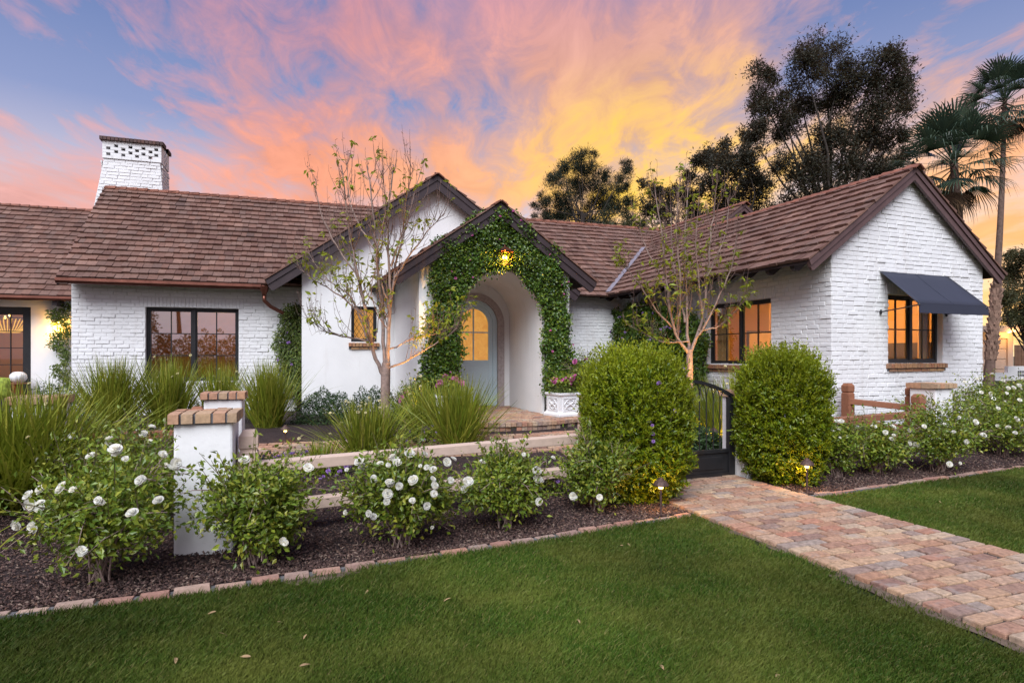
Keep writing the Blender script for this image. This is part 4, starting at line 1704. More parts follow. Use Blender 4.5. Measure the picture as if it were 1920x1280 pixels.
# ------------------------------------------------------------------ brick porch step with a bowed front
PS = PG.P(AC, 1.0, 0)
stepb = Pieces('brick', PVV, BRF, MATS['path_brick'], 1)
SA, SB = 2.0, 1.75     # half width, how far it bows out from r = .75


def in_step(t, r, k=1.0):
    if r >= .6:
        return abs(t - AC) < (AW - .02) and r < DR + .1
    return ((t - AC) / (SA * k)) ** 2 + ((.6 - r) / (SB * k)) ** 2 < 1


mb = MB()
poly = [PG.P(AC + SA * .985 * math.cos(math.pi * i / 40), .6 - SB * .985 * math.sin(math.pi * i / 40), 0) for i in range(41)]
mb.prism(poly, ZUP * (PF - .012))
mb.prism([PG.P(AC - AW, .601, 0), PG.P(AC + AW, .601, 0), PG.P(AC + AW, DR + .3, 0), PG.P(AC - AW, DR + .3, 0)], ZUP * (PF - .013))
step = tag(mb.build('porch_step', MATS['path_sand']), kind='structure')
pave(step, PG, AC - SA, AC + SA, .6 - SB, DR + .1, lambda x, y: PF, stepb, border=False, keep=lambda t, r: in_step(t, r, .93), pitch=.108, ln=.208)
N = 64
for i in range(N):
    a = math.pi * (i + .5) / N
    c2, s2 = math.cos(a), math.sin(a)
    p = PG.P(AC + SA * .975 * c2, .6 - SB * .975 * s2, 0)
    n_ = (PG.a * c2 * SB - PG.b * s2 * SA).normalized()
    t_ = Vector((-n_.y, n_.x, 0))
    w = math.pi / N * math.hypot(SA * s2, SB * c2)
    z1 = PF + random.uniform(-.004, .005)
    zb = g(p.x, p.y) - .02
    stepb.add(step, mat4(p + ZUP * (PF - .034) - n_ * .12, t_ * (w - .008), n_ * random.uniform(.155, .175), ZUP * .066))
    stepb.add(step, mat4(p + ZUP * ((zb + PF - .075) / 2) - n_ * .05, t_ * (w - .008), n_ * random.uniform(.06, .078), ZUP * (PF - .075 - zb)))
stepb.build(220)

# inner brick walks behind the fence
iw = Pieces('brick', PVV, BRF, MATS['path_brick'], 1)
mb = MB()
mb.box((-1.2, 9.0, -.4), (.01, 0, 0), (0, .01, 0), (0, 0, .01))
inner = tag(mb.build('inner_walk', MATS['path_sand']), kind='structure')
zin = lambda x, y: .045 + g(x, y)
pave(inner, PW, PT0 + .1, PT1 - .15, PR1 + .02, 8.9, zin, iw, border=False)
IW = Wing((1.0, 9.6), 9)
pave(inner, IW, -5.6, .9, -.95, .0, zin, iw, border=False)
pave(inner, Wing((-4.9, 7.75), 18), -.9, .5, -.75, .2, zin, iw, border=False)
iw.build(60)

# ------------------------------------------------------------------ pillars, fence, gate
PH_, PS_ = .985, .40
cap_me = fast_mesh('cap_brick', BRV, BRF)
cap_me.materials.append(MATS['cap_brick'])


def pillar(x, y, yaw, label, base=0.0, size=PS_):
    W = Wing((x, y), yaw)
    c = W.P(size / 2, size / 2, base)
    t = thing('garden_pillar', label, 'pillar', c, 'white stucco garden pillars with brick caps')
    mb = MB()
    mb.prism([W.P(0, 0, base - .1), W.P(size, 0, base - .1), W.P(size, size, base - .1), W.P(0, size, base - .1)], ZUP * (PH_ + .1))
    mb.build('shaft', STUCCO, t, bevel=.018)
    mm = MB()
    ov = .022
    mm.prism([W.P(-ov, -ov, base + PH_ + .004), W.P(size + ov, -ov, base + PH_ + .004), W.P(size + ov, size + ov, base + PH_ + .004), W.P(-ov, size + ov, base + PH_ + .004)], ZUP * .068)
    mm.build('cap_mortar', MATS['grey_mortar'], t)
    tot = size + .075
    for row in (0, 1):
        ws = [random.uniform(.8, 1.25) for _ in range(5)]
        ws = [w / sum(ws) * tot for w in ws]
        xx = -.0375
        for w in ws:
            o = bpy.data.objects.new('cap_brick', cap_me)
            COL.objects.link(o)
            o.parent = t
            o.matrix_parent_inverse = Matrix.Translation(-c)
            d = tot / 2 - .005
            hz_ = random.uniform(.076, .088)
            if row == 0:
                cc = W.P(xx + w / 2, size / 2 - .003, base + PH_ + .042)
                M = mat4(cc, W.a * (w - .012), -W.b * (d + random.uniform(-.006, .012)), ZUP * hz_)
            else:
                cc = W.P(xx + w / 2, size / 2 + .003, base + PH_ + .042)
                M = mat4(cc, -W.a * (w - .012), W.b * (d + random.uniform(-.006, .012)), ZUP * hz_)
            o.matrix_basis = Matrix(M.tolist())
            xx += w
    return W


W1 = pillar(-2.494, 4.347, 19, 'white stucco pillar with brick cap standing nearest the lawn among roses')
W2 = pillar(-3.50, 6.70, 20, 'white stucco pillar with brick cap peeping up behind the nearest pillar')
W0 = pillar(-5.12, 6.02, 20, 'white stucco pillar with brick cap hidden behind the big grass clump at far left')
W3 = pillar(.97, 6.31, 22, 'white stucco pillar almost hidden by the clipped shrub left of the gate')
W5 = pillar(2.80, 7.05, 22, 'white stucco pillar on the hinge side of the black gate', 0, .42)
W4 = pillar(6.39, 8.90, 22, 'white stucco corner pillar in front of the brick gable among white roses', .0)


def fence_post(parent, W, t, r, base, m, ht=.90, s=.14):
    mb = MB()
    h = s / 2

    def ring(k, z):
        return [W.P(t - h * k, r - h * k, base + z), W.P(t + h * k, r - h * k, base + z), W.P(t + h * k, r + h * k, base + z), W.P(t - h * k, r + h * k, base + z)]
    V = []
    lev = [(1, -.1), (1, ht - .175), (.86, ht - .163), (.86, ht - .150), (1, ht - .138), (1, ht - .045), (.62, ht)]
    for k, z in lev:
        V += ring(k, z)
    Fq = []
    for i in range(len(lev) - 1):
        for j in range(4):
            a, b = i * 4 + j, i * 4 + (j + 1) % 4
            Fq.append((a, b, b + 4, a + 4))
    Fq += [tuple(range((len(lev) - 1) * 4, len(lev) * 4))]
    mb.add(V, Fq)
    mb.build('post', m, parent)


def rail_fence(label, p, q, posts, m, base_p=0.0, base_q=0.0, w=.13, yaw=20):
    t = thing('rail_fence', label, 'fence', (p + q) / 2, 'two rail timber fences between the pillars')
    for zt in (.64, .30):
        mb = MB()
        mb.beam(Vector((p.x, p.y, base_p + zt - .045)), Vector((q.x, q.y, base_q + zt - .045)), w, .09)
        mb.build('rail', m, t, bevel=.006)
    for (x, y, b) in posts:
        fence_post(t, Wing((x, y), yaw), 0, 0, b, m)
    return t


BC_, RC_ = MATS['bleached_cedar'], MATS['red_cedar']
p1 = W1.P(.49, .24)
p3 = W3.P(-.09, .2)
rail_fence('weathered timber rail fence along the front behind the white roses', p1, p3, [(p1.x, p1.y, 0), (p3.x, p3.y, 0)], BC_)
a_, b_ = W1.P(.2, .50), W2.P(.2, -.09)
rail_fence('timber rail fence running back from the nearest pillar', a_, b_, [(a_.x, a_.y, 0), (b_.x, b_.y, 0)], RC_)
a_, b_ = W0.P(.50, .2), W2.P(-.09, .2)
rail_fence('reddish timber rail fence behind the big grass clump on the left', a_, b_, [(b_.x, b_.y, 0)], RC_)
a_, b_ = W5.P(.52, .2), W4.P(-.09, .2)
rail_fence('timber rail fence right of the gate behind the clipped shrub', a_, b_, [(a_.x, a_.y, 0), (b_.x, b_.y, 0)], RC_)
a_, b_ = W4.P(.2, .49), Vector((5.70, 10.02, 0))
rail_fence('short timber rail fence between the corner pillar and brick wall', a_, b_, [(a_.x, a_.y, .1), (b_.x, b_.y, .12)], RC_, .06, .12)

# gate
GA = W3.P(.40, .2)
GB = W5.P(0, .2)
gd = (GB - GA)
GL = gd.length
gd.normalize()
gn = Vector((-gd.y, gd.x, 0))
gate = thing('garden_gate', 'black iron garden gate with arched top and pointed bars between two pillars', 'gate', GA + gd * GL / 2)
BK = MATS['black_steel']


def G_(x, z, d=0.0):
    return GA + gd * x + ZUP * z + gn * d


def arc(x):
    k = (x - GL / 2) / (GL / 2)
    return .975 + .22 * (1 - k * k)


for x in (.06, GL - .06):
    mb = MB()
    mb.box(G_(x, .50), gd * .045, gn * .03, ZUP * .485)
    mb.build('stile', BK, gate, bevel=.004)
mb = MB()
for i in range(24):
    x0, x1 = .02 + (GL - .04) * i / 24, .02 + (GL - .04) * (i + 1) / 24
    mb.beam(G_(x0, arc(x0)), G_(x1, arc(x1)), .045, .04)
mb.build('top_rail', BK, gate)
mb = MB()
mb.box(G_(GL / 2, .34), gd * (GL / 2 - .105), gn * .024, ZUP * .02)
mb.box(G_(GL / 2, .05), gd * (GL / 2 - .105), gn * .024, ZUP * .025)
mb.build('mid_rail', BK, gate)
mb = MB()
mb.box(G_(GL / 2, .197), gd * (GL / 2 - .105), gn * .008, ZUP * .122)
mb.box(G_(GL / 2, .197, -.010), gd * (GL / 2 - .19), gn * .006, ZUP * .075)
mb.build('kick_panel', BK, gate, bevel=.004)
nb = 13
sp = (GL - .24) / nb
for i in range(nb + 1):
    x = .12 + i * sp
    if 0 < i < nb:
        mb = MB()
        zs = arc(x) - .20
        mb.tube([G_(x, .36), G_(x, zs)], .0075, 6)
        for sg in (-1, 1):
            pts = []
            for k in range(7):
                f = k / 6
                pts.append(G_(x + sg * sp * .5 * (1 - math.cos(f * math.pi / 2)) * 1.0, zs + (arc(x + sg * sp * .5) - .02 - zs) * math.sin(f * math.pi / 2)))
            mb.tube(pts, .006, 5)
        mb.build('bar', BK, gate)
mb = MB()
mb.lathe(W5.P(-.03, .1, .27), [(.0, -.022), (.016, -.018), (.022, 0), (.016, .018), (.0, .022)], 10)
mb.build('gate_stop', BK, gate)


# ------------------------------------------------------------------ lights in the garden
def path_light(loc, label, ht=.35, power=5.0, s=1.0):
    t = thing('path_light', label, 'path light', loc, 'bronze path lights along the walks')
    mb = MB()
    L = Vector(loc)
    mb.lathe(L, [(.016, -.05), (.014, 0), (.011, .03), (.011, ht * .62), (.013, ht - .09)], 10)
    mb.build('stem', MATS['rusty_bronze'], t, smooth=True)
    mb = MB()
    mb.lathe(L, [(.072 * s, ht - .055), (.074 * s, ht - .048), (.05 * s, ht - .015), (.028 * s, ht), (.024 * s, ht + .012), (.006, ht + .02)], 14)
    mb.build('hood', MATS['rusty_bronze'], t)
    mb = MB()
    mb.lathe(L, [(.013, ht - .088), (.022 * s, ht - .082), (.022 * s, ht - .060), (.013, ht - .057)], 10)
    mb.build('lamp_glass', MATS['lamp_glow'], t)
    point('path_lamp', (L.x, L.y + .05, L.z + ht - .115), power, (1.0, .48, .08), .02)
    return t


l1 = gp(1239, 968)
l2 = gp(1513, 927)
path_light(l1, 'bronze path light in the mulch at the left foot of the walk', .345)
path_light(l2, 'bronze path light in front of the clipped shrub right of the gate', .375)
path_light(Vector((dp(1338, 800, 8.6).x, 8.6, g(0, 8.6))), 'bronze path light seen through the bars of the gate', .34, 14)
path_light(Vector((dp(535, 800, 9.05).x, 9.05, g(0, 9.05))), 'small bronze path light behind the purple flowers', .26, 1.2)

# wall lantern over the arch
lt = PG.t_at(946, .0)
lz = zat(497, 11.15)
lant = thing('wall_lantern', 'lit copper lantern hanging over the ivy covered arch', 'lantern', PG.P(lt, .06, lz))
LC = PG.P(lt, -.02, 0)
k = .235 / .29


def lq(x, y, z):
    return LC + PG.a * x + PG.b * y + ZUP * (lz + z)


wb, wt_ = .085, .122
mb = MB()
for sx_ in (-1, 1):
    for sy_ in (-1, 1):
        mb.tube([lq(sx_ * wb, sy_ * wb, 0), lq(sx_ * wt_, sy_ * wt_, .235)], .006, 5)
for z, w in ((0, wb), (.235, wt_)):
    for sg in (-1, 1):
        mb.tube([lq(-w, sg * w, z), lq(w, sg * w, z)], .007, 5)
        mb.tube([lq(sg * w, -w, z), lq(sg * w, w, z)], .007, 5)
mb.build('frame', MATS['copper'], lant)
mb = MB()
V = [lq(x * wt_ * 1.15, y * wt_ * 1.15, .243) for x, y in ((-1, -1), (1, -1), (1, 1), (-1, 1))] + [lq(x * .03, y * .03, .335) for x, y in ((-1, -1), (1, -1), (1, 1), (-1, 1))]
mb.add(V, [(0, 1, 5, 4), (1, 2, 6, 5), (2, 3, 7, 6), (3, 0, 4, 7), (4, 5, 6, 7), (3, 2, 1, 0)])
mb.tube([lq(0, 0, .33), lq(0, 0, .37), lq(0, .09, .38)], .009, 6)
mb.build('lantern_roof', MATS['copper'], lant)
for sg in (-1, 1):
    mb = MB()
    mb.add([lq(sg * wb, -wb, .004), lq(sg * wb, wb, .004), lq(sg * wt_, wt_, .232), lq(sg * wt_, -wt_, .232)], [(0, 1, 2, 3)])
    mb.build('pane', MATS['window_glass'], lant)
    mb = MB()
    mb.lathe(lq(sg * .028, 0, 0), [(.011, .02), (.011, .10)], 8)
    mb.build('candle', MATS['bead_glow'], lant)
    mb = MB()
    mb.lathe(lq(sg * .028, 0, 0), [(.0, .10), (.017, .118), (.019, .135), (.008, .165), (.0, .178)], 8)
    mb.build('bulb', MATS['lamp_glow'], lant, smooth=True)
mb = MB()
mb.add([lq(-wb, wb, .004), lq(wb, wb, .004), lq(wt_, wt_, .232), lq(-wt_, wt_, .232)], [(0, 1, 2, 3)])
mb.build('back_plate', MATS['lantern_pane'], lant)
point('lantern_lamp', lq(0, -.02, .13), 42, (1.0, .50, .06), .05)

# sconce behind the vine at far left
sc_t = LL.t_at(108, .4)
sp_ = LL.P(sc_t, .36, zat(625, 15.3))
sc = thing('wall_sconce', 'lit wall sconce half hidden by the vine beside the french door', 'sconce', sp_)
mb = MB()
for dx_ in (-.06, .06):
    for dy_ in (-.06, .06):
        mb.tube([sp_ + Vector((dx_, dy_, 0)), sp_ + Vector((dx_, dy_, .30))], .008, 5)
mb.box(sp_ + Vector((0, 0, .0)), (.07, 0, 0), (0, .07, 0), (0, 0, .008))
mb.box(sp_ + Vector((0, 0, .31)), (.08, 0, 0), (0, .08, 0), (0, 0, .012))
mb.build('frame', BK, sc)
mb = MB()
mb.lathe(sp_, [(.015, .03), (.015, .10), (.025, .13), (.006, .18)], 8)
mb.build('bulb', MATS['lamp_glow'], sc)
point('sconce_lamp', sp_ + Vector((0, -.02, .16)), 60, (1.0, .48, .08), .05)

# beaded chandelier inside the french door
cc = LL.P(LL.t_at(14, 2.0), 2.0, 0)
cz = zat(597, cc.y)
ch = thing('chandelier', 'glowing beaded chandelier hanging behind the french door', 'chandelier', (cc.x, cc.y, cz))
mb = MB()
mb.tube([(cc.x + .62 * math.cos(2 * math.pi * i / 24), cc.y + .62 * math.sin(2 * math.pi * i / 24), cz) for i in range(25)], .018, 6)
mb.tube([(cc.x, cc.y, cz), (cc.x, cc.y, cz + .5)], .012, 6)
mb.build('ring', MATS['rusty_bronze'], ch)
mb = MB()
for i in range(44):
    a = 2 * math.pi * i / 44
    pts = []
    for j in range(9):
        f = j / 8
        r = .62 - .42 * f
        pts.append((cc.x + r * math.cos(a), cc.y + r * math.sin(a), cz - .36 * math.sin(f * math.pi / 2) - .02))
    mb.tube(pts, [.014 if j % 2 else .009 for j in range(9)], 5)
o = mb.build('bead_strand', MATS['bead_glow'], ch)
o['kind'] = 'stuff'
for i in range(8):
    mb = MB()
    a = 2 * math.pi * i / 8
    mb.lathe((cc.x + .64 * math.cos(a), cc.y + .64 * math.sin(a), cz + .02), [(.0, 0), (.03, .02), (.034, .05), (.0, .09)], 8)
    mb.build('bulb', MATS['lamp_glow'], ch)
# white vase and green cushion by the french door
vp_ = LL.P(LL.t_at(36, .2), .15, .25)
va_ = thing('white_vase', 'ribbed white round vase in front of the french door', 'vase', vp_)
mb = MB()
V, Fq = [], []
pr_ = [(.06, 0), (.13, .05), (.17, .12), (.16, .21), (.10, .27), (.05, .285)]
K = 40
zb_ = zat(718, vp_.y)
for r, z in pr_:
    for j in range(K):
        a = 2 * math.pi * j / K
        rr2 = r * (1 + .05 * math.cos(a * 10))
        V.append((vp_.x + rr2 * math.cos(a), vp_.y + rr2 * math.sin(a), zb_ + z))
for i in range(len(pr_) - 1):
    for j in range(K):
        a, b = i * K + j, i * K + (j + 1) % K
        Fq.append((a, b, b + K, a + K))
mb.add(V, Fq)
mb.build('vase_body', MATS['cast_stone'], va_, smooth=True)
mb = MB()
mb.lathe((vp_.x, vp_.y, zb_ - .32), [(.20, 0), (.20, .02), (.05, .04), (.05, .28), (.22, .30), (.22, .325)], 14)
mb.build('stand', MATS['red_cedar'], va_)
cu = LL.P(LL.t_at(3, .0), -.2, 0)
zc_ = zat(728, cu.y)
mb = MB()
N1 = 10
V, Fq = [], []
for sgn in (-1, 1):
    for i in range(N1 + 1):
        for j in range(N1 + 1):
            x, z = i / N1 * 2 - 1, j / N1 * 2 - 1
            th_ = .10 * (1 - x ** 4) * (1 - z ** 4)
            p = cu + LL.a * x * .27 * (1 - .08 * z * z) + ZUP * (zc_ + z * .27 * (1 - .08 * x * x)) + LL.b * sgn * th_
            V.append(p)
for k_ in (0, 1):
    for i in range(N1):
        for j in range(N1):
            b0 = k_ * (N1 + 1) ** 2 + i * (N1 + 1) + j
            Fq.append((b0, b0 + 1, b0 + N1 + 2, b0 + N1 + 1))
mb.add(V, Fq)
tag(mb.build('cushion', MATS['green_cushion'], smooth=True), 'green patterned cushion propped at far left behind the grass clump', 'cushion')

# iron trellis on the porch arch
tr = thing('iron_trellis', 'dark iron trellis bent round the porch arch under the ivy', 'trellis', PG.P(AC, .12, PF))
for rr2, dz in ((AW + .05, 0), (AW + .24, 0)):
    mb = MB()
    pts = [PG.P(AC - rr2, .13, PF)] + [PG.P(AC - rr2 * math.cos(math.pi * i / 28), .13, ASP + rr2 * math.sin(math.pi * i / 28)) for i in range(29)] + [PG.P(AC + rr2, .13, PF)]
    mb.tube(pts, .013, 6)
    mb.build('hoop', BK, tr)
for sg in (-1, 1):
    for j in range(5):
        mb = MB()
        z = PF + .10 + j * .42
        x0, x1 = AC + sg * (AW + .05), AC + sg * (AW + .24)
        mb.tube([PG.P(x0, .13, z), PG.P(x1, .13, z)], .008, 5)
        mb.tube([PG.P(x0, .13, z), PG.P((x0 + x1) / 2, .13, z + .21), PG.P(x0, .13, z + .42)], .006, 5)
        mb.tube([PG.P(x1, .13, z), PG.P((x0 + x1) / 2, .13, z + .21), PG.P(x1, .13, z + .42)], .006, 5)
        mb.build('brace', BK, tr)

# ================================================================== PLANTS
def unit(v):
    return v / np.maximum(np.linalg.norm(v, axis=1, keepdims=True), 1e-9)


def leaf_mesh(P, axis, nrm_, L, W, fold=.12):
    """one folded quad per leaf"""
    n = len(P)
    axis = unit(axis)
    side = unit(np.cross(nrm_, axis))
    up = np.cross(axis, side)
    L = np.asarray(L)[:, None] * np.ones((n, 1))
    W = np.asarray(W)[:, None] * np.ones((n, 1))
    m = P + axis * L * .45
    V = np.stack([P, m + side * W * .5 + up * W * fold, P + axis * L - up * L * .10, m - side * W * .5 + up * W * fold], 1).reshape(-1, 3)
    Fq = (np.arange(n)[:, None] * 4 + np.arange(4)[None]).astype(np.int32)
    return V, Fq


def foliage(name, parent, m, P, out, lr, asp=.5, o=.6, up=.3, jit=.8, nup=.5, fold=.12):
    n = len(P)
    ax = out * o + np.array([0, 0, up]) + rng.normal(0, jit, (n, 3))
    nm_ = out * .7 + np.array([0, 0, nup]) + rng.normal(0, .5, (n, 3))
    L = rng.uniform(lr[0], lr[1], n)
    V, Q = leaf_mesh(P, ax, nm_, L, L * asp * rng.uniform(.8, 1.15, n), fold)
    ob = link(name, fast_mesh(name, V, Q), MATS[m], parent)
    ob['kind'] = 'stuff'
    return ob


def bezier(p0, p1, p2, k):
    t = np.linspace(0, 1, k)[:, None]
    return (1 - t) ** 2 * p0 + 2 * t * (1 - t) * p1 + t ** 2 * p2


# bloom: three rows of petals
def bloom_mesh(seed, name='rose_bloom'):
    r = np.random.default_rng(seed)
    V, Q = [], []
    for cnt, tilt, rad, z0 in ((7, .18, 1.0, 0), (6, .55, .86, .06), (5, .95, .62, .12), (4, 1.25, .38, .16)):
        for i in range(cnt):
            a = 2 * math.pi * (i + r.uniform(-.2, .2)) / cnt + cnt
            tl = tilt + r.uniform(-.18, .18)
            d = np.array([math.cos(a) * math.cos(tl), math.sin(a) * math.cos(tl), math.sin(tl)])
            s = np.array([-math.sin(a), math.cos(a), 0])
            u = np.cross(d, s)
            b = len(V)
            w = rad * .52
            for f, ww, cup in ((.05, .25, 0), (.6, 1.0, .10), (1.0, .62, r.uniform(-.12, .08))):
                c = np.array([0, 0, z0]) + d * rad * f - u * cup * rad
                V += [c - s * w * ww, c + s * w * ww]
            Q += [(b, b + 1, b + 3, b + 2), (b + 2, b + 3, b + 5, b + 4)]
    return fast_mesh(name, np.array(V), np.array(Q))


BLOOMS = [bloom_mesh(i) for i in range(4)]
for b_ in BLOOMS:
    b_.materials.append(MATS['white_petal'])
GROSE = 'white flowering rose bushes in the beds along the fence'


def rose_bush(label, base, h, rad, n_leaf=1700, blooms=8, spots=(), lean=(0, 0), leafy=.12, cat='rose bush', group=GROSE, lsz=(.028, .055), name='rose_bush', bl=BLOOMS, bname='rose_bloom', bsize=(.024, .042)):
    base = Vector(base)
    t = thing(name, label, cat, base, group)
    B = np.array(base)
    mb = MB()
    P, O = [], []
    tips = []
    nc = 13
    for i in range(nc):
        a = 2 * math.pi * i / nc + rng.uniform(-.3, .3)
        f = math.sqrt(rng.uniform(.08, 1.0))
        end = B + np.array([math.cos(a) * rad * f + lean[0], math.sin(a) * rad * f * .85 + lean[1], h * (1.03 - .40 * f * f) * rng.uniform(.82, 1.05)])
        mid = B + np.array([math.cos(a) * rad * f * .35, math.sin(a) * rad * f * .35, h * .45])
        c = bezier(B + np.array([rng.uniform(-.07, .07), rng.uniform(-.07, .07), -.02]), mid, end, 8)
        mb.tube([Vector(p) for p in c], np.linspace(.0085, .0025, 8), 5)
        tips.append(end)
        for j in range(6):
            k = rng.integers(3, 8)
            s0 = c[k]
            d = np.array([math.cos(a), math.sin(a), .5]) + rng.normal(0, .75, 3)
            d = d / np.linalg.norm(d)
            ln = rng.uniform(.12, .30) * h / .75
            e2 = s0 + d * ln
            e2[2] = max(e2[2], B[2] + .06)
            mb.tube([Vector(s0), Vector((s0 + e2) / 2 + np.array([0, 0, .02])), Vector(e2)], [.004, .003, .0015], 4, False)
            tips.append(e2)
            m = 12
            tt_ = rng.random(m) ** .7
            P.append(s0 + (e2 - s0) * tt_[:, None] + rng.normal(0, .025, (m, 3)))
            O.append(np.tile(d, (m, 1)))
    ob = mb.build('canes', MATS['grey_bark'], t)
    ob['kind'] = 'stuff'
    # leaf sprays over a lumpy crown
    nl = int(n_leaf * 2.3)
    cen = B + np.array([lean[0] * .6, lean[1] * .6, h * .60])
    nlump = 40
    ld = unit(rng.normal(0, 1, (nlump, 3)) + np.array([0, -.15, .15]))
    lc = cen + ld * np.array([rad * .74, rad * .68, h * .36]) * rng.uniform(.55, 1.08, (nlump, 1))
    idx = rng.integers(0, nlump, nl)
    pl = lc[idx] + rng.normal(0, 1, (nl, 3)) * np.array([.075, .075, .070]) * (rad / .45)
    P.append(pl)
    O.append(unit(pl - cen))
    # sprigs that break the outline
    ns = 30
    sd = unit(rng.normal(0, 1, (ns, 3)) + np.array([0, 0, .75]))
    sp_ = cen + sd * np.array([rad * .80, rad * .75, h * .40])
    ed = unit(sd + np.array([0, 0, .8]) + rng.normal(0, .25, (ns, 3)))
    sl = rng.uniform(.10, .30, ns)
    mb = MB()
    for i in range(ns):
        mb.tube([Vector(sp_[i]), Vector(sp_[i] + ed[i] * sl[i])], [.0035, .0015], 4, False)
        m = 9
        f = np.linspace(.1, 1, m)[:, None]
        P.append(sp_[i] + ed[i] * sl[i] * f + rng.normal(0, .012, (m, 3)))
        O.append(np.tile(ed[i], (m, 1)))
        tips.append(sp_[i] + ed[i] * sl[i])
    mb.build('sprigs', MATS['stem_green'], t)['kind'] = 'stuff'
    P = np.concatenate(P)
    O = np.concatenate(O)
    okk = P[:, 2] > B[2] + .03
    foliage('leaves', t, 'rose_leaf', P[okk], O[okk], lsz, .56, .5, .15, .75, .7)
    # blooms
    pts = []
    for (u, v, k) in spots:
        Y = B[1] - rad * k
        q0 = np.array(dp(u, v, Y))
        pts.append(q0)
        for _ in range(int(rng.random() < .30)):
            pts.append(q0 + rng.normal(0, .045, 3))
    for i in range(blooms):
        d = unit(rng.normal(0, 1, (1, 3)) + np.array([[0, -.9, .75]]))[0]
        if d[2] < -.35:
            d[2] = abs(d[2])
        pts.append(cen + d * np.array([rad * .98, rad * .95, h * .49]) * rng.uniform(.88, 1.08))
    for p in pts:
        o = bpy.data.objects.new(bname, bl[rng.integers(0, len(bl))])
        COL.objects.link(o)
        o.parent = t
        s = rng.uniform(*bsize) if rng.random() < .78 else rng.uniform(.35, .6) * bsize[1]
        d = Vector(p - cen).normalized() * .6 + Vector((0, -.55, .55)) + Vector(rng.normal(0, .35, 3))
        o.rotation_mode = 'QUATERNION'
        o.rotation_quaternion = d.to_track_quat('Z', 'Y')
        o.location = Vector(p) - base
        o.scale = (s, s, s * rng.uniform(.8, 1.1))
    return t


rose_bush('sprawling white rose bush at far left in front of the nearest pillar', gp(190, 1095), .80, .48, 2000, 3,
          [(265, 898, .95), (248, 962, 1.0), (192, 941, .9), (297, 938, .7), (55, 930, .4), (58, 946, .5), (62, 988, .7), (88, 984, .7), (152, 1033, .9), (218, 845, .4), (235, 860, .4), (305, 852, .3),
           (137, 917, .6), (285, 800, -.2), (330, 868, .2), (205, 822, -.1), (115, 914, .6)], lean=(.05, .05))
rose_bush('nearly bloomless rose bush just right of the nearest pillar', gp(487, 1060), .70, .41, 2300, 0, [(578, 877, .2), (530, 1013, .9), (458, 862, 0)])
rose_bush('rose bush with the most white blooms along the timber fence', gp(752, 1028), .70, .45, 2300, 3,
          [(732, 905, .8), (725, 940, 1), (700, 968, 1), (773, 938, 1), (800, 948, 1), (775, 900, .8), (768, 850, .2), (797, 851, .2), (736, 856, .3), (800, 876, .5), (745, 868, .5), (712, 870, .4),
           (815, 910, .7), (845, 900, .6), (812, 880, .5), (788, 873, .5), (674, 865, .2), (650, 880, .3), (648, 960, .7), (838, 866, .2), (850, 860, .2), (810, 988, .9), (874, 905, .3), (700, 895, .7)])
rose_bush('loose green rose bush in the middle of the front bed', gp(945, 992), .66, .39, 2100, 1, [(982, 852, .2), (1007, 882, .3), (1010, 940, .7), (1037, 858, 0), (1008, 897, .3), (905, 865, .2)])
rose_bush('small rose bush tucked against the clipped shrub left of the walk', gp(1118, 960), .66, .37, 1900, 0, [(1124, 932, 1), (1120, 760, -.6), (1075, 930, .5)])
rose_bush('rose bush between the right clipped shrub and the bed edge', gp(1568, 895), .62, .34, 1500, 5, [(1574, 805, .2), (1590, 818, .3)])
rose_bush('small rose bush with blooms in front of the red rail', gp(1645, 890), .60, .38, 1500, 9)
rose_bush('leafy rose bush below the corner pillar', gp(1762, 886), .80, .46, 2000, 12, [(1780, 870, 1), (1800, 868, 1), (1706, 806, .5)])
rose_bush('rose bush with many blooms at the right end of the bed', gp(1880, 862), .80, .52, 1900, 15)
rose_bush('tall white rose bush behind the corner pillar', Vector((7.55, 9.4, .02)), 1.08, .55, 2100, 24)
rose_bush('white rose bush by the far lawn at the right end', Vector((8.7, 9.9, .03)), .95, .60, 1900, 24)
rose_bush('low rose bush under the brick gable window', Vector((6.9, 9.85, .05)), .75, .40, 1200, 8)
rose_bush('rose bush mixed with the grass clump on the far left', gp(185, 905), .70, .42, 1500, 6)
rose_bush('rose bush beside the left side of the nearest pillar', Vector((-3.1, 5.05, 0)), .80, .42, 1700, 7)
rose_bush('rose bush in the corner left of the rear pillar', Vector((-4.2, 5.75, 0)), .66, .40, 1300, 4)


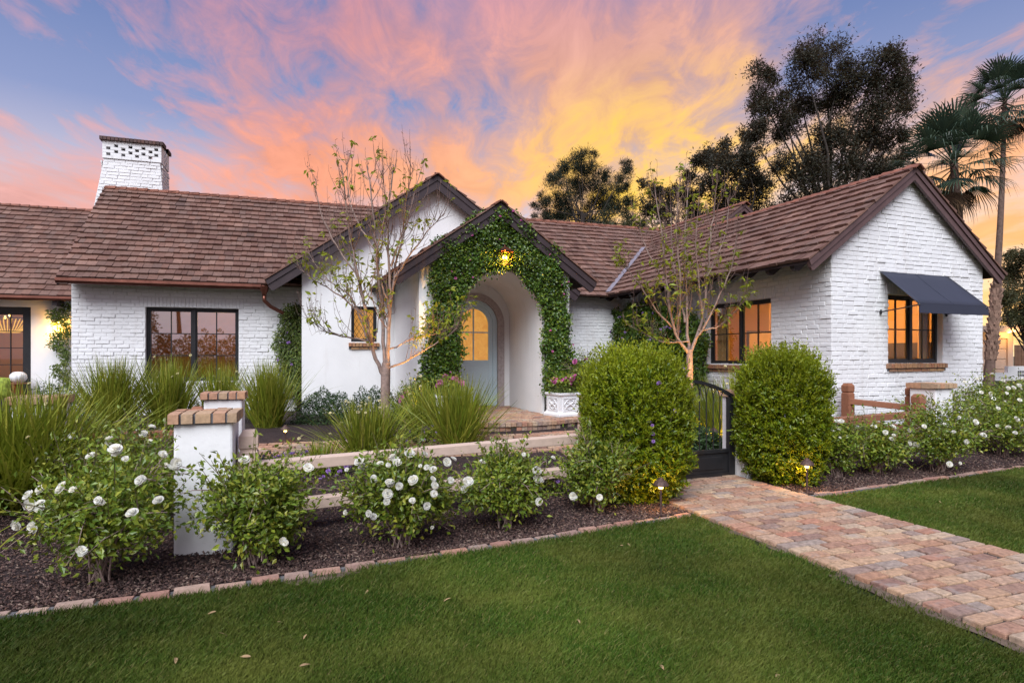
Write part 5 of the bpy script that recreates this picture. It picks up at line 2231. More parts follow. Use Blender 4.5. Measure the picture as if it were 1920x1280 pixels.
# clipped shrubs by the gate
def shrub(label, c, rx, ry, h, group='clipped green shrubs flanking the garden gate', n=52000):
    c = Vector(c)
    t = thing('clipped_shrub', label, 'shrub', c, group)
    C = np.array(c)
    mb = MB()
    for i in range(9):
        a = 2 * math.pi * i / 9
        e = C + np.array([math.cos(a) * rx * .7, math.sin(a) * ry * .7, h * rng.uniform(.6, .9)])
        mb.tube([Vector(C + rng.normal(0, .04, 3) * np.array([1, 1, 0])), Vector((C + e) / 2 + np.array([0, 0, .1])), Vector(e)], [.022, .014, .004], 5)
    mb.build('stems', MATS['dark_bark'], t)['kind'] = 'stuff'
    d = unit(rng.normal(0, 1, (n, 3)))
    # superellipsoid: upright with a rounded shoulder
    k = (np.abs(d[:, 0]) ** 3.8 + np.abs(d[:, 1]) ** 3.8 + np.abs(d[:, 2]) ** 3.8) ** (-1 / 3.8)
    lump = 1 + .07 * np.sin(d[:, 0] * 9 + d[:, 2] * 5 + C[0]) * np.sin(d[:, 1] * 8 + d[:, 2] * 7) + .035 * np.sin(d[:, 0] * 23 + d[:, 2] * 19) * np.sin(d[:, 1] * 21 + 4)
    hh = h / 2 + .02

    def place(d, k, f):
        sh = d * (k * f)[:, None]
        taper = np.clip(.80 + .34 * (sh[:, 2] + 1) / 2 / .55, 0, 1.0)
        return C + np.c_[sh[:, 0] * rx * taper, sh[:, 1] * ry * taper, hh + sh[:, 2] * hh]
    nc = n // 3
    P = place(d[:nc], k[:nc], (.50 + .36 * rng.random(nc)) * lump[:nc])
    foliage('inner_leaves', t, 'shrub_leaf', P, d[:nc], (.024, .042), .5, .6, .2, .7, .4)
    # sprigs of leaves with dark gaps between them
    ns = 2100
    q = (n - nc) // ns
    ds_, ks, ls = d[nc:nc + ns], k[nc:nc + ns], lump[nc:nc + ns]
    S0 = place(ds_, ks, (.80 + .17 * rng.random(ns)) * ls)
    ed = unit(ds_ * .75 + np.array([0, 0, .55]) + rng.normal(0, .35, (ns, 3)))
    L = rng.uniform(.06, .14, ns)
    fr = rng.random((ns, q))
    P = (S0[:, None] + ed[:, None] * (L[:, None] * fr)[:, :, None] + rng.normal(0, .014, (ns, q, 3))).reshape(-1, 3)
    foliage('leaves', t, 'shrub_leaf', P, np.repeat(ed, q, 0), (.030, .054), .5, .7, .2, .6, .4)
    # twigs with young leaves
    m = 1800
    d = unit(rng.normal(0, 1, (m, 3)) + np.array([0, -.1, .75]))
    k = (np.abs(d[:, 0]) ** 3.8 + np.abs(d[:, 1]) ** 3.8 + np.abs(d[:, 2]) ** 3.8) ** (-1 / 3.8)
    sh = d * k[:, None] * rng.uniform(.90, 1.02, (m, 1))
    taper = np.clip(.80 + .34 * (sh[:, 2] + 1) / 2 / .55, 0, 1.0)
    P0 = C + np.c_[sh[:, 0] * rx * taper, sh[:, 1] * ry * taper, hh + sh[:, 2] * hh]
    ed = unit(d * .6 + np.array([0, 0, .8]) + rng.normal(0, .22, (m, 3)))
    L = rng.uniform(.07, .20, m) * np.clip(.55 + d[:, 2] * 1.1, .5, 1.6)
    q = 14
    fr = np.linspace(.02, 1, q)
    P = (P0[:, None] + ed[:, None] * (L[:, None] * fr[None])[:, :, None]).reshape(-1, 3) + rng.normal(0, .005, (m * q, 3))
    foliage('young_leaves', t, 'shoot_leaf', P, np.repeat(ed, q, 0), (.026, .046), .42, .8, .2, .5, .3)
    return t


shrub('clipped green shrub left of the gate, taller and wider of the pair', (1.27, 6.12, 0), .50, .46, 1.32)
shrub('clipped green shrub right of the gate in front of the brick wall', (3.16, 6.93, 0), .435, .42, 1.33)
# mauve flecks on the left shrub
FL = [bloom_mesh(20 + i, 'flower') for i in range(2)]
for f_ in FL:
    f_.materials.append(MATS['lilac_petal'])
FP = [bloom_mesh(30 + i, 'flower') for i in range(2)]
for f_ in FP:
    f_.materials.append(MATS['pink_petal'])


def flowers(parent, pts, meshes, s, name='flower'):
    base = parent.location
    for p in pts:
        o = bpy.data.objects.new(name, meshes[rng.integers(0, len(meshes))])
        COL.objects.link(o)
        o.parent = parent
        o.location = Vector(p) - base
        o.rotation_mode = 'QUATERNION'
        o.rotation_quaternion = (Vector((0, -.7, .6)) + Vector(rng.normal(0, .4, 3))).to_track_quat('Z', 'Y')
        k = s * rng.uniform(.75, 1.25)
        o.scale = (k, k, k)


tl_ = thing('flowering_sprig', 'thin sprig with a few lilac flowers poking from the left clipped shrub', 'plant', (1.31, 5.55, 0))
pts_f = [dp(u, v, 5.66) for u, v in ((1217, 791), (1223, 797), (1224, 813), (1225, 827), (1265, 770), (1236, 718))]
mb = MB()
for p in pts_f:
    mb.tube([Vector((1.31, 5.8, .3)), Vector((p.x * .5 + .655, 5.75, p.z * .6)), p], [.004, .003, .002], 4)
mb.build('stem', MATS['stem_green'], tl_)
flowers(tl_, pts_f, FL, .020)


# strap-leaved clumps
def clump(label, base, h, spread, n, m='strap_leaf', w=(.012, .021), flowers_n=0, name='grass_clump', rbase=.16, tilt=.62, group='strap leaved grass clumps in the garden beds', az_bias=None, droop=.75):
    n = int(n * 2.2)
    base = Vector(base)
    t = thing(name, label, 'grass clump', base, group)
    B = np.array(base)
    az = rng.uniform(0, 2 * np.pi, n) if az_bias is None else rng.normal(az_bias[0], az_bias[1], n)
    rb = rbase * np.sqrt(rng.random(n))
    a2 = rng.uniform(0, 2 * np.pi, n)
    th0 = np.abs(rng.normal(0, tilt * .70, n))
    L = h * rng.uniform(.62, 1.12, n) / np.clip(np.cos(th0 * .7), .55, 1)
    cur = rng.uniform(.1, 1.0, n) * droop * (th0 + .15)
    K = 6
    s = np.linspace(0, 1, K)
    th = th0[:, None] + cur[:, None] * s[None] ** 2
    ds = L[:, None] / (K - 1)
    hx = np.concatenate([np.zeros((n, 1)), np.cumsum(np.sin(th[:, :-1]) * ds, 1)], 1) * spread
    hz_ = np.concatenate([np.zeros((n, 1)), np.cumsum(np.cos(th[:, :-1]) * ds, 1)], 1)
    bx, by = rb * np.cos(a2), rb * np.sin(a2)
    X = B[0] + bx[:, None] + hx * np.cos(az)[:, None]
    Yy = B[1] + by[:, None] + hx * np.sin(az)[:, None]
    Zz = B[2] - .02 + np.maximum(hz_, .0)
    C = np.stack([X, Yy, Zz], 2)
    tw = rng.uniform(-1.2, 1.2, n)
    sd = np.stack([-np.sin(az + tw), np.cos(az + tw), np.zeros(n)], 1)
    wd = rng.uniform(w[0], w[1], n)[:, None] * np.array([.8, 1, 1, .85, .55, .08])[None] * .5
    V = np.stack([C - sd[:, None] * wd[:, :, None], C + sd[:, None] * wd[:, :, None]], 2).reshape(-1, 3)
    i0 = np.arange(n)[:, None, None] * (2 * K) + np.arange(K - 1)[None, :, None] * 2
    Q = (i0 + np.array([0, 1, 3, 2])[None, None]).reshape(-1, 4)
    o = link('blades', fast_mesh('blades', V, Q), MATS[m], t)
    o['kind'] = 'stuff'
    if flowers_n:
        ii = rng.choice(n, flowers_n)
        mb = MB()
        pts = []
        for i in ii:
            p = C[i, -1] * .85 + C[i, 2] * .15 + rng.normal(0, .05, 3) + np.array([0, -.05, .08])
            mb.tube([Vector(C[i, 0]), Vector((C[i, 2] + p) / 2), Vector(p)], [.004, .003, .0025], 4, False)
            pts.append(p)
        mb.build('flower_stalks', MATS['stem_green'], t)['kind'] = 'stuff'
        flowers(t, pts, CR_, .020)
    return t


CR_ = [bloom_mesh(40 + i, 'flower') for i in range(2)]
for f_ in CR_:
    f_.materials.append(MATS['cream_petal'])
clump('huge strap leaved grass clump at the far left edge', gp(48, 952), 1.20, 1.15, 640, w=(.014, .024), flowers_n=12, rbase=.32, tilt=.82)
clump('second big grass clump at the very edge on the far left', gp(-30, 962), 1.05, 1.1, 420, w=(.014, .024), flowers_n=5, rbase=.28, tilt=.75)
clump('tall upright grass clump before the white brick left of the window', Vector((dp(212, 800, 10.2).x, 10.2, .17)), 1.28, 1.0, 380, rbase=.25, tilt=.60)
clump('grass clump with yellow flowers below the left half of the wide window', Vector((dp(315, 795, 10.6).x, 10.6, .2)), 1.22, 1.0, 330, flowers_n=7, rbase=.24, tilt=.6)
clump('grass clump below the right half of the wide window', Vector((dp(412, 790, 11.0).x, 11.0, .2)), 1.10, 1.0, 280, flowers_n=6, rbase=.22, tilt=.62)
clump('grass clump in front of the leafy downspout', Vector((dp(503, 800, 10.6).x, 10.6, .2)), 1.18, .95, 340, rbase=.22, tilt=.55)
clump('wide flowering grass clump at the foot of the left young tree', Vector((dp(690, 840, 8.3).x, 8.3, .05)), .82, 1.15, 330, flowers_n=22, rbase=.26, tilt=.80)
clump('dark upright grass clump beside the bowed porch step', Vector((dp(858, 826, 8.8).x, 8.8, .08)), 1.08, 1.0, 460, rbase=.2, tilt=.62)
clump('yellow lit grass clump leaning left before the porch', Vector((dp(800, 815, 9.3).x, 9.3, .14)), .95, 1.05, 150, m='strap_leaf', flowers_n=6, rbase=.15, tilt=.75, az_bias=(2.6, .6))
clump('yellow lit grass clump seen through the gate bars', Vector((dp(1345, 800, 8.9).x, 8.9, .12)), 1.05, 1.05, 170, rbase=.15, tilt=.7, az_bias=(2.6, .7))
clump('grass clump under the court side window', Vector((dp(1385, 790, 9.9).x, 9.9, .2)), 1.05, .9, 150, rbase=.18, tilt=.5, flowers_n=4)
clump('small grass tuft behind the timber rail', Vector((dp(600, 850, 7.4).x, 7.4, .0)), .45, 1.2, 120, rbase=.1, tilt=.9)


# low hedges and mounds
def mound(label, c, rx, ry, h, n, m='hedge_leaf', lsz=(.03, .055), name='low_hedge', cat='hedge', group=None, asp=.42):
    c = Vector(c)
    t = thing(name, label, cat, c, group)
    n = int(n * 2)
    C = np.array(c)
    d = unit(rng.normal(0, 1, (n, 3)))
    d[:, 2] = np.abs(d[:, 2])
    lump = 1 + .12 * np.sin(d[:, 0] * 7 + C[0] * 3) * np.sin(d[:, 1] * 6 + 2) + .06 * np.sin(d[:, 0] * 17 + d[:, 2] * 15)
    f = (1 - .5 * rng.random(n) ** 2) * lump
    P = C + d * f[:, None] * np.array([rx, ry, h])
    foliage('leaves', t, m, P, d, lsz, asp, .6, .35, .6, .4)
    mb = MB()
    for i in range(8):
        a = 2 * math.pi * i / 8
        mb.tube([c, c + Vector((math.cos(a) * rx * .3, math.sin(a) * ry * .3, h * .5)), c + Vector((math.cos(a) * rx * .75, math.sin(a) * ry * .7, h * .7))], [.012, .008, .003], 4)
    mb.build('stems', MATS['dark_bark'], t)['kind'] = 'stuff'
    return t


GH = 'dark low hedges along the house wall'
mound('dark low hedge left of the young tree below the stucco gable', (dp(610, 800, 11.2).x, 11.2, .18), .62, .40, .62, 3200, group=GH)
mound('dark low hedge below the small diamond paned window', (dp(700, 800, 11.4).x, 11.4, .18), .55, .40, .66, 2600, group=GH)
mound('dark low hedge next to the ivy at the porch', (dp(775, 800, 10.9).x, 10.9, .18), .42, .36, .72, 2600, group=GH)
mound('dark low hedge beneath the vine at far left', (dp(110, 790, 11.6).x, 11.6, .15), .75, .45, .78, 2800, group=GH)
mound('dark leafy clump behind the gate bars', (dp(1310, 830, 8.2).x, 8.2, .05), .4, .3, .42, 1400, lsz=(.04, .08), name='ground_plant', cat='plant')
b_pk = rose_bush('pink flowered shrub right of the stone planter', Vector((dp(1092, 770, 11.5).x, 11.5, .2)), 1.25, .42, 2400, 0, [(1078, 678, .3), (1099, 674, .3), (1120, 700, .0), (1085, 735, .6)], name='flowering_shrub', cat='shrub',
                group='flowering shrubs by the porch', bl=FP, bname='flower', bsize=(.04, .06))
rose_bush('pink flowered shrub at the left foot of the porch ivy', Vector((dp(790, 790, 10.6).x, 10.6, .2)), .80, .42, 1700, 0, [(760, 736, .3), (753, 745, .4), (775, 752, .5), (765, 760, .5), (825, 715, .3), (800, 770, .6)], name='flowering_shrub', cat='shrub',
          group='flowering shrubs by the porch', bl=FP, bname='flower', bsize=(.03, .05))


def lantana(label, c, rx, ry, h, n, nf):
    t = mound(label, c, rx, ry, h, n, 'rose_leaf', (.02, .04), 'lantana', 'flower bed', 'low purple flower beds', .6)
    C = np.array(c)
    d = unit(rng.normal(0, 1, (nf, 3)) + np.array([0, -.3, .8]))
    d[:, 2] = np.abs(d[:, 2])
    flowers(t, [C + x * np.array([rx, ry, h]) * rng.uniform(.9, 1.12) for x in d], FL, .024)


lantana('purple flower bed right of the nearest pillar behind the rail', (dp(545, 845, 7.4).x, 7.4, .0), .72, .42, .26, 1500, 75)
lantana('purple flowers spread between the grass clump and porch step', (dp(790, 825, 8.9).x, 8.9, .10), .55, .35, .32, 1100, 34)
lantana('small purple flowers beyond the middle rose bush', (dp(1010, 880, 6.3).x, 6.3, .0), .30, .2, .22, 500, 16)


# climbers on the walls: outlines give where they grow; they are built as deep, loose mats of leaves
def inside(poly, x, y):
    c = np.zeros(len(x), bool)
    j = len(poly) - 1
    for i in range(len(poly)):
        xi, yi = poly[i]
        xj, yj = poly[j]
        hitm = ((yi > y) != (yj > y)) & (x < (xj - xi) * (y - yi) / (yj - yi + 1e-12) + xi)
        c ^= hitm
        j = i
    return c


def climber(label, poly_px, O, e, nrm, depth, n, lsz, m='ivy_leaf', name='climbing_ivy', cat='climbing plant', asp=.8, fl=None, stems=10, ragged=.07, down=.35):
    poly = []
    for u, v in poly_px:
        s = hit(u, O, e)
        p = O + e * s
        poly.append((s, zat(v, p.y)))
    pa = np.array(poly)
    lo, hi_ = pa.min(0) - .15, pa.max(0) + .15
    k = n * 6
    x = rng.uniform(lo[0], hi_[0], k)
    z = rng.uniform(lo[1], hi_[1], k)
    # ragged edge
    xx = x + ragged * np.sin(z * 9 + 1) * np.sin(x * 4) + rng.normal(0, ragged * .6, k)
    zz = z + ragged * np.sin(x * 8 + 2) + rng.normal(0, ragged * .6, k)
    ok = inside(poly, xx, zz) & (z > .15)
    x, z = x[ok][:n], z[ok][:n]
    n = len(x)
    dens = .55 + .45 * np.sin(x * 7.1 + z * 3.3) * np.sin(z * 6.3 - x * 2.1)
    y = depth * (.15 + .85 * rng.random(n) ** .8) * (.55 + .55 * dens)
    P = np.array(O)[None] + np.array(e)[None] * x[:, None] + np.array(nrm)[None] * (y + .02)[:, None]
    P[:, 2] = z
    c0 = O + e * float(x.mean())
    t = thing(name, label, cat, (c0.x, c0.y, float(z.min())))
    nn = np.tile(np.array(nrm), (n, 1))
    ax = nn * .45 + np.array([0, 0, -down]) + rng.normal(0, .65, (n, 3))
    nm_ = nn * 1.0 + np.array([0, 0, .45]) + rng.normal(0, .45, (n, 3))
    L = rng.uniform(lsz[0], lsz[1], n)
    V, Q = leaf_mesh(P, ax, nm_, L, L * asp * rng.uniform(.8, 1.1, n), .10)
    link('leaves', fast_mesh('leaves', V, Q), MATS[m], t)['kind'] = 'stuff'
    mb = MB()
    for i in range(stems):
        j = rng.integers(0, n, 7)
        j = j[np.argsort(P[j, 2])]
        pts = [Vector(P[q] - np.array(nrm) * y[q] * .7) for q in j]
        # keep runners short hops
        k2 = [pts[0]]
        for b in pts[1:]:
            if (b - k2[-1]).length < .45:
                k2.append(b)
        pts = k2
        if len(pts) > 2:
            mb.tube(pts, .006, 4)
    if mb.v:
        mb.build('runners', MATS['twig_bark'], t)['kind'] = 'stuff'
    if fl:
        cnt, meshes, s = fl
        j = rng.integers(0, n, cnt)
        flowers(t, [P[q] + np.array(nrm) * (depth * .3) for q in j], meshes, s)
    return t


IVY_ARCH = [(783, 745), (778, 720), (792, 660), (803, 590), (806, 520), (813, 462), (850, 438), (893, 402), (937, 388), (975, 415), (1010, 448), (1045, 482), (1054, 520), (1058, 570), (1064, 640),
            (1072, 665), (1095, 690), (1090, 770), (1030, 745), (1012, 735), (1020, 690), (1010, 650), (1017, 600), (1003, 555), (972, 520), (938, 503), (905, 513), (880, 535), (866, 565), (858, 610),
            (864, 650), (858, 690), (850, 730), (845, 760), (800, 765)]
climber('dark ivy with pink flecks climbing all round the porch arch', IVY_ARCH, PG.P(0, .18), PG.a, -PG.b, .20, 25000, (.036, .070), fl=(30, FP, .022), stems=0)
climber('flowering vine wrapped round the copper downspout', [(526, 600), (545, 575), (572, 568), (584, 590), (578, 640), (566, 690), (562, 745), (528, 745), (522, 690), (515, 640)], MAIN.P(0, MW), MAIN.a, -MAIN.b, .34,
        5200, (.05, .09), 'vine_leaf', 'climbing_vine', fl=(14, FL, .035), asp=.42, down=.7, stems=5)
climber('big dark vine covering the second court side window', [(1156, 590), (1190, 575), (1230, 566), (1275, 580), (1320, 590), (1337, 620), (1334, 690), (1325, 720), (1250, 750), (1180, 740), (1153, 690)],
        RW.P(0, 0), RW.b, -RW.a, .36, 34000, (.055, .105), 'ivy_leaf', 'climbing_vine', fl=(55, FL, .032), asp=.45, down=.55, stems=8)
climber('thin vine climbing the corner beside the lit sconce', [(113, 580), (122, 562), (134, 566), (134, 720), (112, 718), (118, 680), (108, 655), (104, 620), (108, 600)], LL.P(0, .5), LL.a, -LL.b, .36,
        1500, (.06, .11), 'vine_leaf', 'climbing_vine', asp=.42, ragged=.10, stems=6)


# planters
def planter(label, c, yaw, s=.44, h=.44, base=PF):
    t = thing('planter', label, 'planter', (c[0], c[1], base), 'cast stone planters beside the door')
    W = Wing((c[0], c[1]), yaw)
    mb = MB()
    lev = [(.60, 0), (.60, .045), (.54, .075), (.50, .10), (.50, h - .07), (.52, h - .05), (.56, h - .04), (.56, h), (.47, h), (.47, h - .06)]
    V = []
    for k, z in lev:
        k *= s
        V += [W.P(-k, -k, base + z), W.P(k, -k, base + z), W.P(k, k, base + z), W.P(-k, k, base + z)]
    Fq = [(i * 4 + j, i * 4 + (j + 1) % 4, i * 4 + 4 + (j + 1) % 4, i * 4 + 4 + j) for i in range(len(lev) - 1) for j in range(4)]
    Fq += [(3, 2, 1, 0), tuple(range((len(lev) - 1) * 4, len(lev) * 4))]
    mb.add(V, Fq)
    mb.build('box', MATS['cast_stone'], t, bevel=.006)
    for ax_, dr in ((W.a, -W.b), (W.b, -W.a)):
        mb = MB()
        fc = W.P(0, 0, base + h * .5 + .005) + dr * (.50 * s + .004)
        w, hh = s * .36, h * .29
        for (x0, x1, z0, z1) in ((-w, w, hh - .02, hh), (-w, w, -hh, -hh + .02), (-w, -w + .02, -hh + .02, hh - .02), (w - .02, w, -hh + .02, hh - .02)):
            mb.box(fc + ax_ * (x0 + x1) / 2 + ZUP * (z0 + z1) / 2, ax_ * (x1 - x0) / 2, dr * .010, ZUP * (z1 - z0) / 2)
        # scrolled leaf relief: crossing arcs and bosses
        for sx_ in (-1, 1):
            for sz_ in (-1, 1):
                pts = [fc + ax_ * (sx_ * w * .78 * math.cos(a)) * (1 - .2 * math.sin(2 * a)) + ZUP * (sz_ * hh * .72 * math.sin(a)) + dr * .004 for a in np.linspace(.0, 1.5, 8)]
                mb.tube(pts, .010, 5)
                mb.tube([fc + dr * .004, fc + ax_ * sx_ * w * .35 + ZUP * sz_ * hh * .18 + dr * .008, fc + ax_ * sx_ * w * .68 + ZUP * sz_ * hh * .66 + dr * .004], [.016, .013, .006], 5)
        mb.lathe(fc - ZUP * .015, [(.0, 0), (.022, .005), (.022, .025), (.0, .03)], 8)
        mb.build('relief_panel', MATS['cast_stone'], t)
    C = np.array(W.P(0, 0, base + h + .02))
    n = 1500
    d = unit(rng.normal(0, 1, (n, 3)))
    d[:, 2] = np.abs(d[:, 2])
    P = C + d * np.array([s * .62, s * .62, .16]) * rng.uniform(.3, 1.05, (n, 1)) - np.array([0, 0, .03])
    foliage('foliage', t, 'vine_leaf', P, d, (.02, .04), .5, .5, .3, .7, .5)
    n = 350
    P = C + rng.normal(0, 1, (n, 3)) * np.array([.13, .13, .07]) + np.array([0, 0, .17])
    foliage('geranium_leaves', t, 'rose_leaf', P, unit(P - C), (.04, .07), .95, .4, .2, .6, .8)
    pts = []
    for k in range(8):
        b = C + np.array([rng.uniform(-.24, .24), rng.uniform(-.24, .1), rng.uniform(.16, .33)])
        for q in range(4):
            pts.append(b + rng.normal(0, .022, 3))
    flowers(t, pts, FP, .034)
    return t


planter('square white stone planter of pink geraniums right of the arch', PG.P(PG.t_at(1055, -.30), -.30)[:2], 31)
planter('white stone planter of pink flowers hidden by the grass left of the arch', PG.P(PG.t_at(842, -.30), -.30)[:2], 12)


# young trees with opening leaves
def tleaf(seed):
    r = np.random.default_rng(seed)
    K = 6
    V, Q = [], []
    for i in range(K):
        f = i / (K - 1)
        w = .36 * math.sin(math.pi * min(1, f * .92 + .06)) ** .8 * (1 - .25 * f)
        z = -.28 * f * f + r.uniform(-.01, .01)
        V += [(f, -w / 2, z + .07 * w), (f, 0, z - .02), (f, w / 2, z + .07 * w)]
    for i in range(K - 1):
        b = i * 3
        Q += [(b, b + 1, b + 4, b + 3), (b + 1, b + 2, b + 5, b + 4)]
    me = fast_mesh('leaf', np.array(V), np.array(Q))
    me.materials.append(MATS['tree_leaf'])
    return me


TL = [tleaf(i) for i in range(3)]


def young_tree(label, Y, trunk, stems, n_leaf, twl=(.35, .95), low=None):
    base = dp(trunk[0][0], trunk[0][1], Y)
    base.z = g(base.x, Y)
    t = thing('young_tree', label, 'tree', base, 'young ornamental trees with opening leaves')
    mb = MB()
    P = [dp(u, v, Y) for u, v, r in trunk]
    P[0].z = base.z - .03
    mb.tube(P, [r * .8 / F * Y for _, _, r in trunk], 9, False)
    tips = []
    tw = MB()
    for poly, r0, dy in stems:
        k = len(poly)
        C = [dp(u, v, Y + dy * i / (k - 1)) for i, (u, v) in enumerate(poly)]
        # smooth it
        pts = []
        for i in range(k - 1):
            p0, p1, p2, p3 = C[max(i - 1, 0)], C[i], C[i + 1], C[min(i + 2, k - 1)]
            for q in range(5):
                f = q / 5
                pts.append(.5 * ((2 * p1) + (p2 - p0) * f + (2 * p0 - 5 * p1 + 4 * p2 - p3) * f * f + (3 * p1 - p0 - 3 * p2 + p3) * f ** 3))
        pts.append(C[-1])
        pts = [p + Vector(rng.normal(0, .008, 3)) for p in pts]
        R0 = r0 * .50 / F * Y
        mb.tube(pts, list(np.linspace(R0, R0 * .22, len(pts))), 7, False)
        n = len(pts)
        nt = max(10, int(n * 1.35))
        for j in range(nt):
            i = int(rng.uniform(.22, 1.0) * (n - 1))
            p = pts[i]
            d = (pts[min(i + 1, n - 1)] - pts[max(i - 1, 0)]).normalized()
            out = Vector((rng.normal(0, .5), rng.normal(0, .5), 0))
            d1 = (d * .8 + out + ZUP * .25).normalized()
            L = rng.uniform(*twl) * (1.15 - .5 * i / n)
            q1 = p + d1 * L * .4
            q2 = q1 + (d1 * .55 + ZUP * .6).normalized() * L * .35
            q3 = q2 + (d1 * .25 + ZUP * .9).normalized() * L * .35
            rr3 = max(.0048, R0 * .28 * (1 - .5 * i / n))
            kn = [p, q1, (q1 + q2) / 2 + Vector(rng.normal(0, .008, 3)), q2, (q2 + q3) / 2 + Vector(rng.normal(0, .008, 3)), q3]
            tw.tube(kn, [rr3, rr3 * .8, rr3 * .75, rr3 * .6, rr3 * .5, rr3 * .35], 5)
            tips += [(q1, d1), (q2, d1), (q3, ZUP)]
            if rng.random() < .55:
                d3 = (d1 + Vector(rng.normal(0, .7, 3))).normalized()
                e1 = q1 + d3 * L * .25
                e2 = e1 + (d3 * .3 + ZUP * .8).normalized() * L * .28
                tw.tube([q1, e1, e2], [rr3 * .6, rr3 * .5, rr3 * .3], 4)
                tips += [(e1, d3), (e2, ZUP)]
            # spur buds
            for _ in range(3):
                f = rng.random()
                b = q1 + (q3 - q1) * f
                sd = Vector(rng.normal(0, 1, 3)).normalized()
                tw.tube([b, b + sd * .035 + ZUP * .015], [.003, .0045], 4)
    mb.build('trunk', MATS['grey_bark'], t, smooth=True)
    tw.build('twigs', MATS['twig_bark'], t)['kind'] = 'stuff'
    # leaves in little bunches
    order = rng.permutation(len(tips))
    # more of them on the lower, sheltered shoots
    order = sorted(order, key=lambda i: rng.random() * 1.0 + (.22 if tips[i][0].z > 3.4 else 0))
    cnt = 0
    lp_ = []
    for i in order:
        if cnt >= n_leaf and len(lp_) > n_leaf * 3.2:
            break
        p, d = tips[i]
        for _ in range(rng.integers(3, 7)):
            if cnt >= n_leaf:
                lp_.append(p + Vector(rng.normal(0, .02, 3)))
                continue
            o = bpy.data.objects.new('leaf', TL[rng.integers(0, 3)])
            COL.objects.link(o)
            o.parent = t
            o.location = p + Vector(rng.normal(0, .02, 3)) - base
            a = rng.uniform(0, 2 * math.pi)
            dv = Vector((math.cos(a), math.sin(a), rng.uniform(-.7, .35)))
            o.rotation_mode = 'QUATERNION'
            o.rotation_quaternion = dv.to_track_quat('X', 'Z')
            s = rng.uniform(.08, .135)
            o.scale = (s, s, s)
            cnt += 1
    PP = np.array([tuple(p) for p in lp_])
    nn_ = len(PP)
    az_ = rng.uniform(0, 2 * np.pi, nn_)
    foliage('leaf', t, 'tree_leaf', PP, np.c_[np.cos(az_), np.sin(az_), np.zeros(nn_)], (.075, .14), .45, 1.0, -.3, .5, .9)
    return t


T1S = [([(722, 712), (700, 660), (686, 590), (672, 520), (655, 430), (640, 310)], 8.5, -.3), ([(721, 690), (718, 600), (708, 500), (700, 400), (690, 310)], 8, .35),
       ([(727, 690), (730, 600), (732, 520), (727, 430), (738, 310)], 8.5, .0), ([(732, 575), (745, 480), (768, 400), (788, 320)], 5, .4), ([(740, 520), (775, 470), (805, 430), (836, 400)], 4, -.4),
       ([(727, 690), (770, 672), (825, 640), (862, 612)], 4.5, -.6), ([(729, 655), (775, 635), (835, 620), (866, 600)], 3.6, .2), ([(688, 600), (645, 560), (605, 535), (555, 500)], 4, -.3),
       ([(694, 640), (650, 632), (612, 622), (588, 604)], 3.4, -.5), ([(672, 520), (630, 460), (602, 400), (590, 330)], 4, .3), ([(705, 470), (672, 420), (655, 370), (650, 300)], 3.5, .5),
       ([(733, 500), (755, 430), (762, 370), (775, 310)], 3.5, -.5), ([(724, 560), (705, 480), (722, 400), (715, 320)], 4, -.6), ([(690, 640), (660, 560), (610, 520), (570, 460)], 3.4, .5)]
young_tree('young tree with several stems before the stucco gable, left of the arch', 10.3, [(721, 806, 14), (722, 760, 11), (723, 700, 11), (724, 680, 10)], T1S, 285)
T2S = [([(1292, 662), (1266, 625), (1252, 545), (1241, 440), (1226, 345)], 7, -.3), ([(1291, 662), (1288, 560), (1285, 450), (1291, 345)], 6.5, .4), ([(1295, 660), (1315, 605), (1326, 520), (1335, 425), (1344, 350)], 7, .1),
       ([(1302, 640), (1338, 580), (1370, 505), (1382, 430)], 4.5, -.4), ([(1272, 625), (1232, 583), (1196, 530), (1172, 500)], 4, -.4), ([(1286, 605), (1264, 500), (1256, 385)], 4.5, .5),
       ([(1251, 545), (1216, 475), (1198, 425)], 4, .3), ([(1318, 590), (1305, 480), (1310, 370)], 4, -.5), ([(1326, 520), (1360, 440), (1366, 370)], 3.6, .4), ([(1290, 640), (1240, 640), (1180, 610)], 3, -.6),
       ([(1310, 620), (1350, 610), (1390, 570)], 3, -.3), ([(1270, 620), (1275, 520), (1268, 420), (1275, 330)], 4.5, -.2)]
young_tree('young tree behind the gate, right of the arch, with a straight pale trunk', 10.6, [(1293, 800, 10), (1293, 720, 8), (1293, 655, 7.5)], T2S, 260)


# two small spotlights that warm the trunks from below
def spotlight(label, loc, aim, power):
    t = thing('garden_spotlight', label, 'spotlight', loc, 'small garden spotlights under the trees')
    L = Vector(loc)
    d = (Vector(aim) - L).normalized()
    mb = MB()
    mb.tube([L - ZUP * .05, L + ZUP * .10], .008, 6)
    mb.build('stake', MATS['rusty_bronze'], t)
    mb = MB()
    c = L + ZUP * .13
    mb.tube([c - d * .05, c - d * .045, c + d * .05], [.02, .032, .036], 10, False)
    mb.build('head', MATS['rusty_bronze'], t)
    mb = MB()
    mb.tube([c + d * .035, c + d * .038], [.026, .026], 10)
    mb.build('lens', MATS['lamp_glow'], t)
    l = bpy.data.lights.new('spot_lamp', 'SPOT')
    l.energy = power
    l.color = (1.0, .50, .10)
    l.spot_size = R(50)
    l.spot_blend = .7
    l.shadow_soft_size = .03
    o = bpy.data.objects.new('spot_lamp', l)
    COL.objects.link(o)
    o.location = c + d * .06
    o.rotation_euler = d.to_track_quat('-Z', 'Y').to_euler()


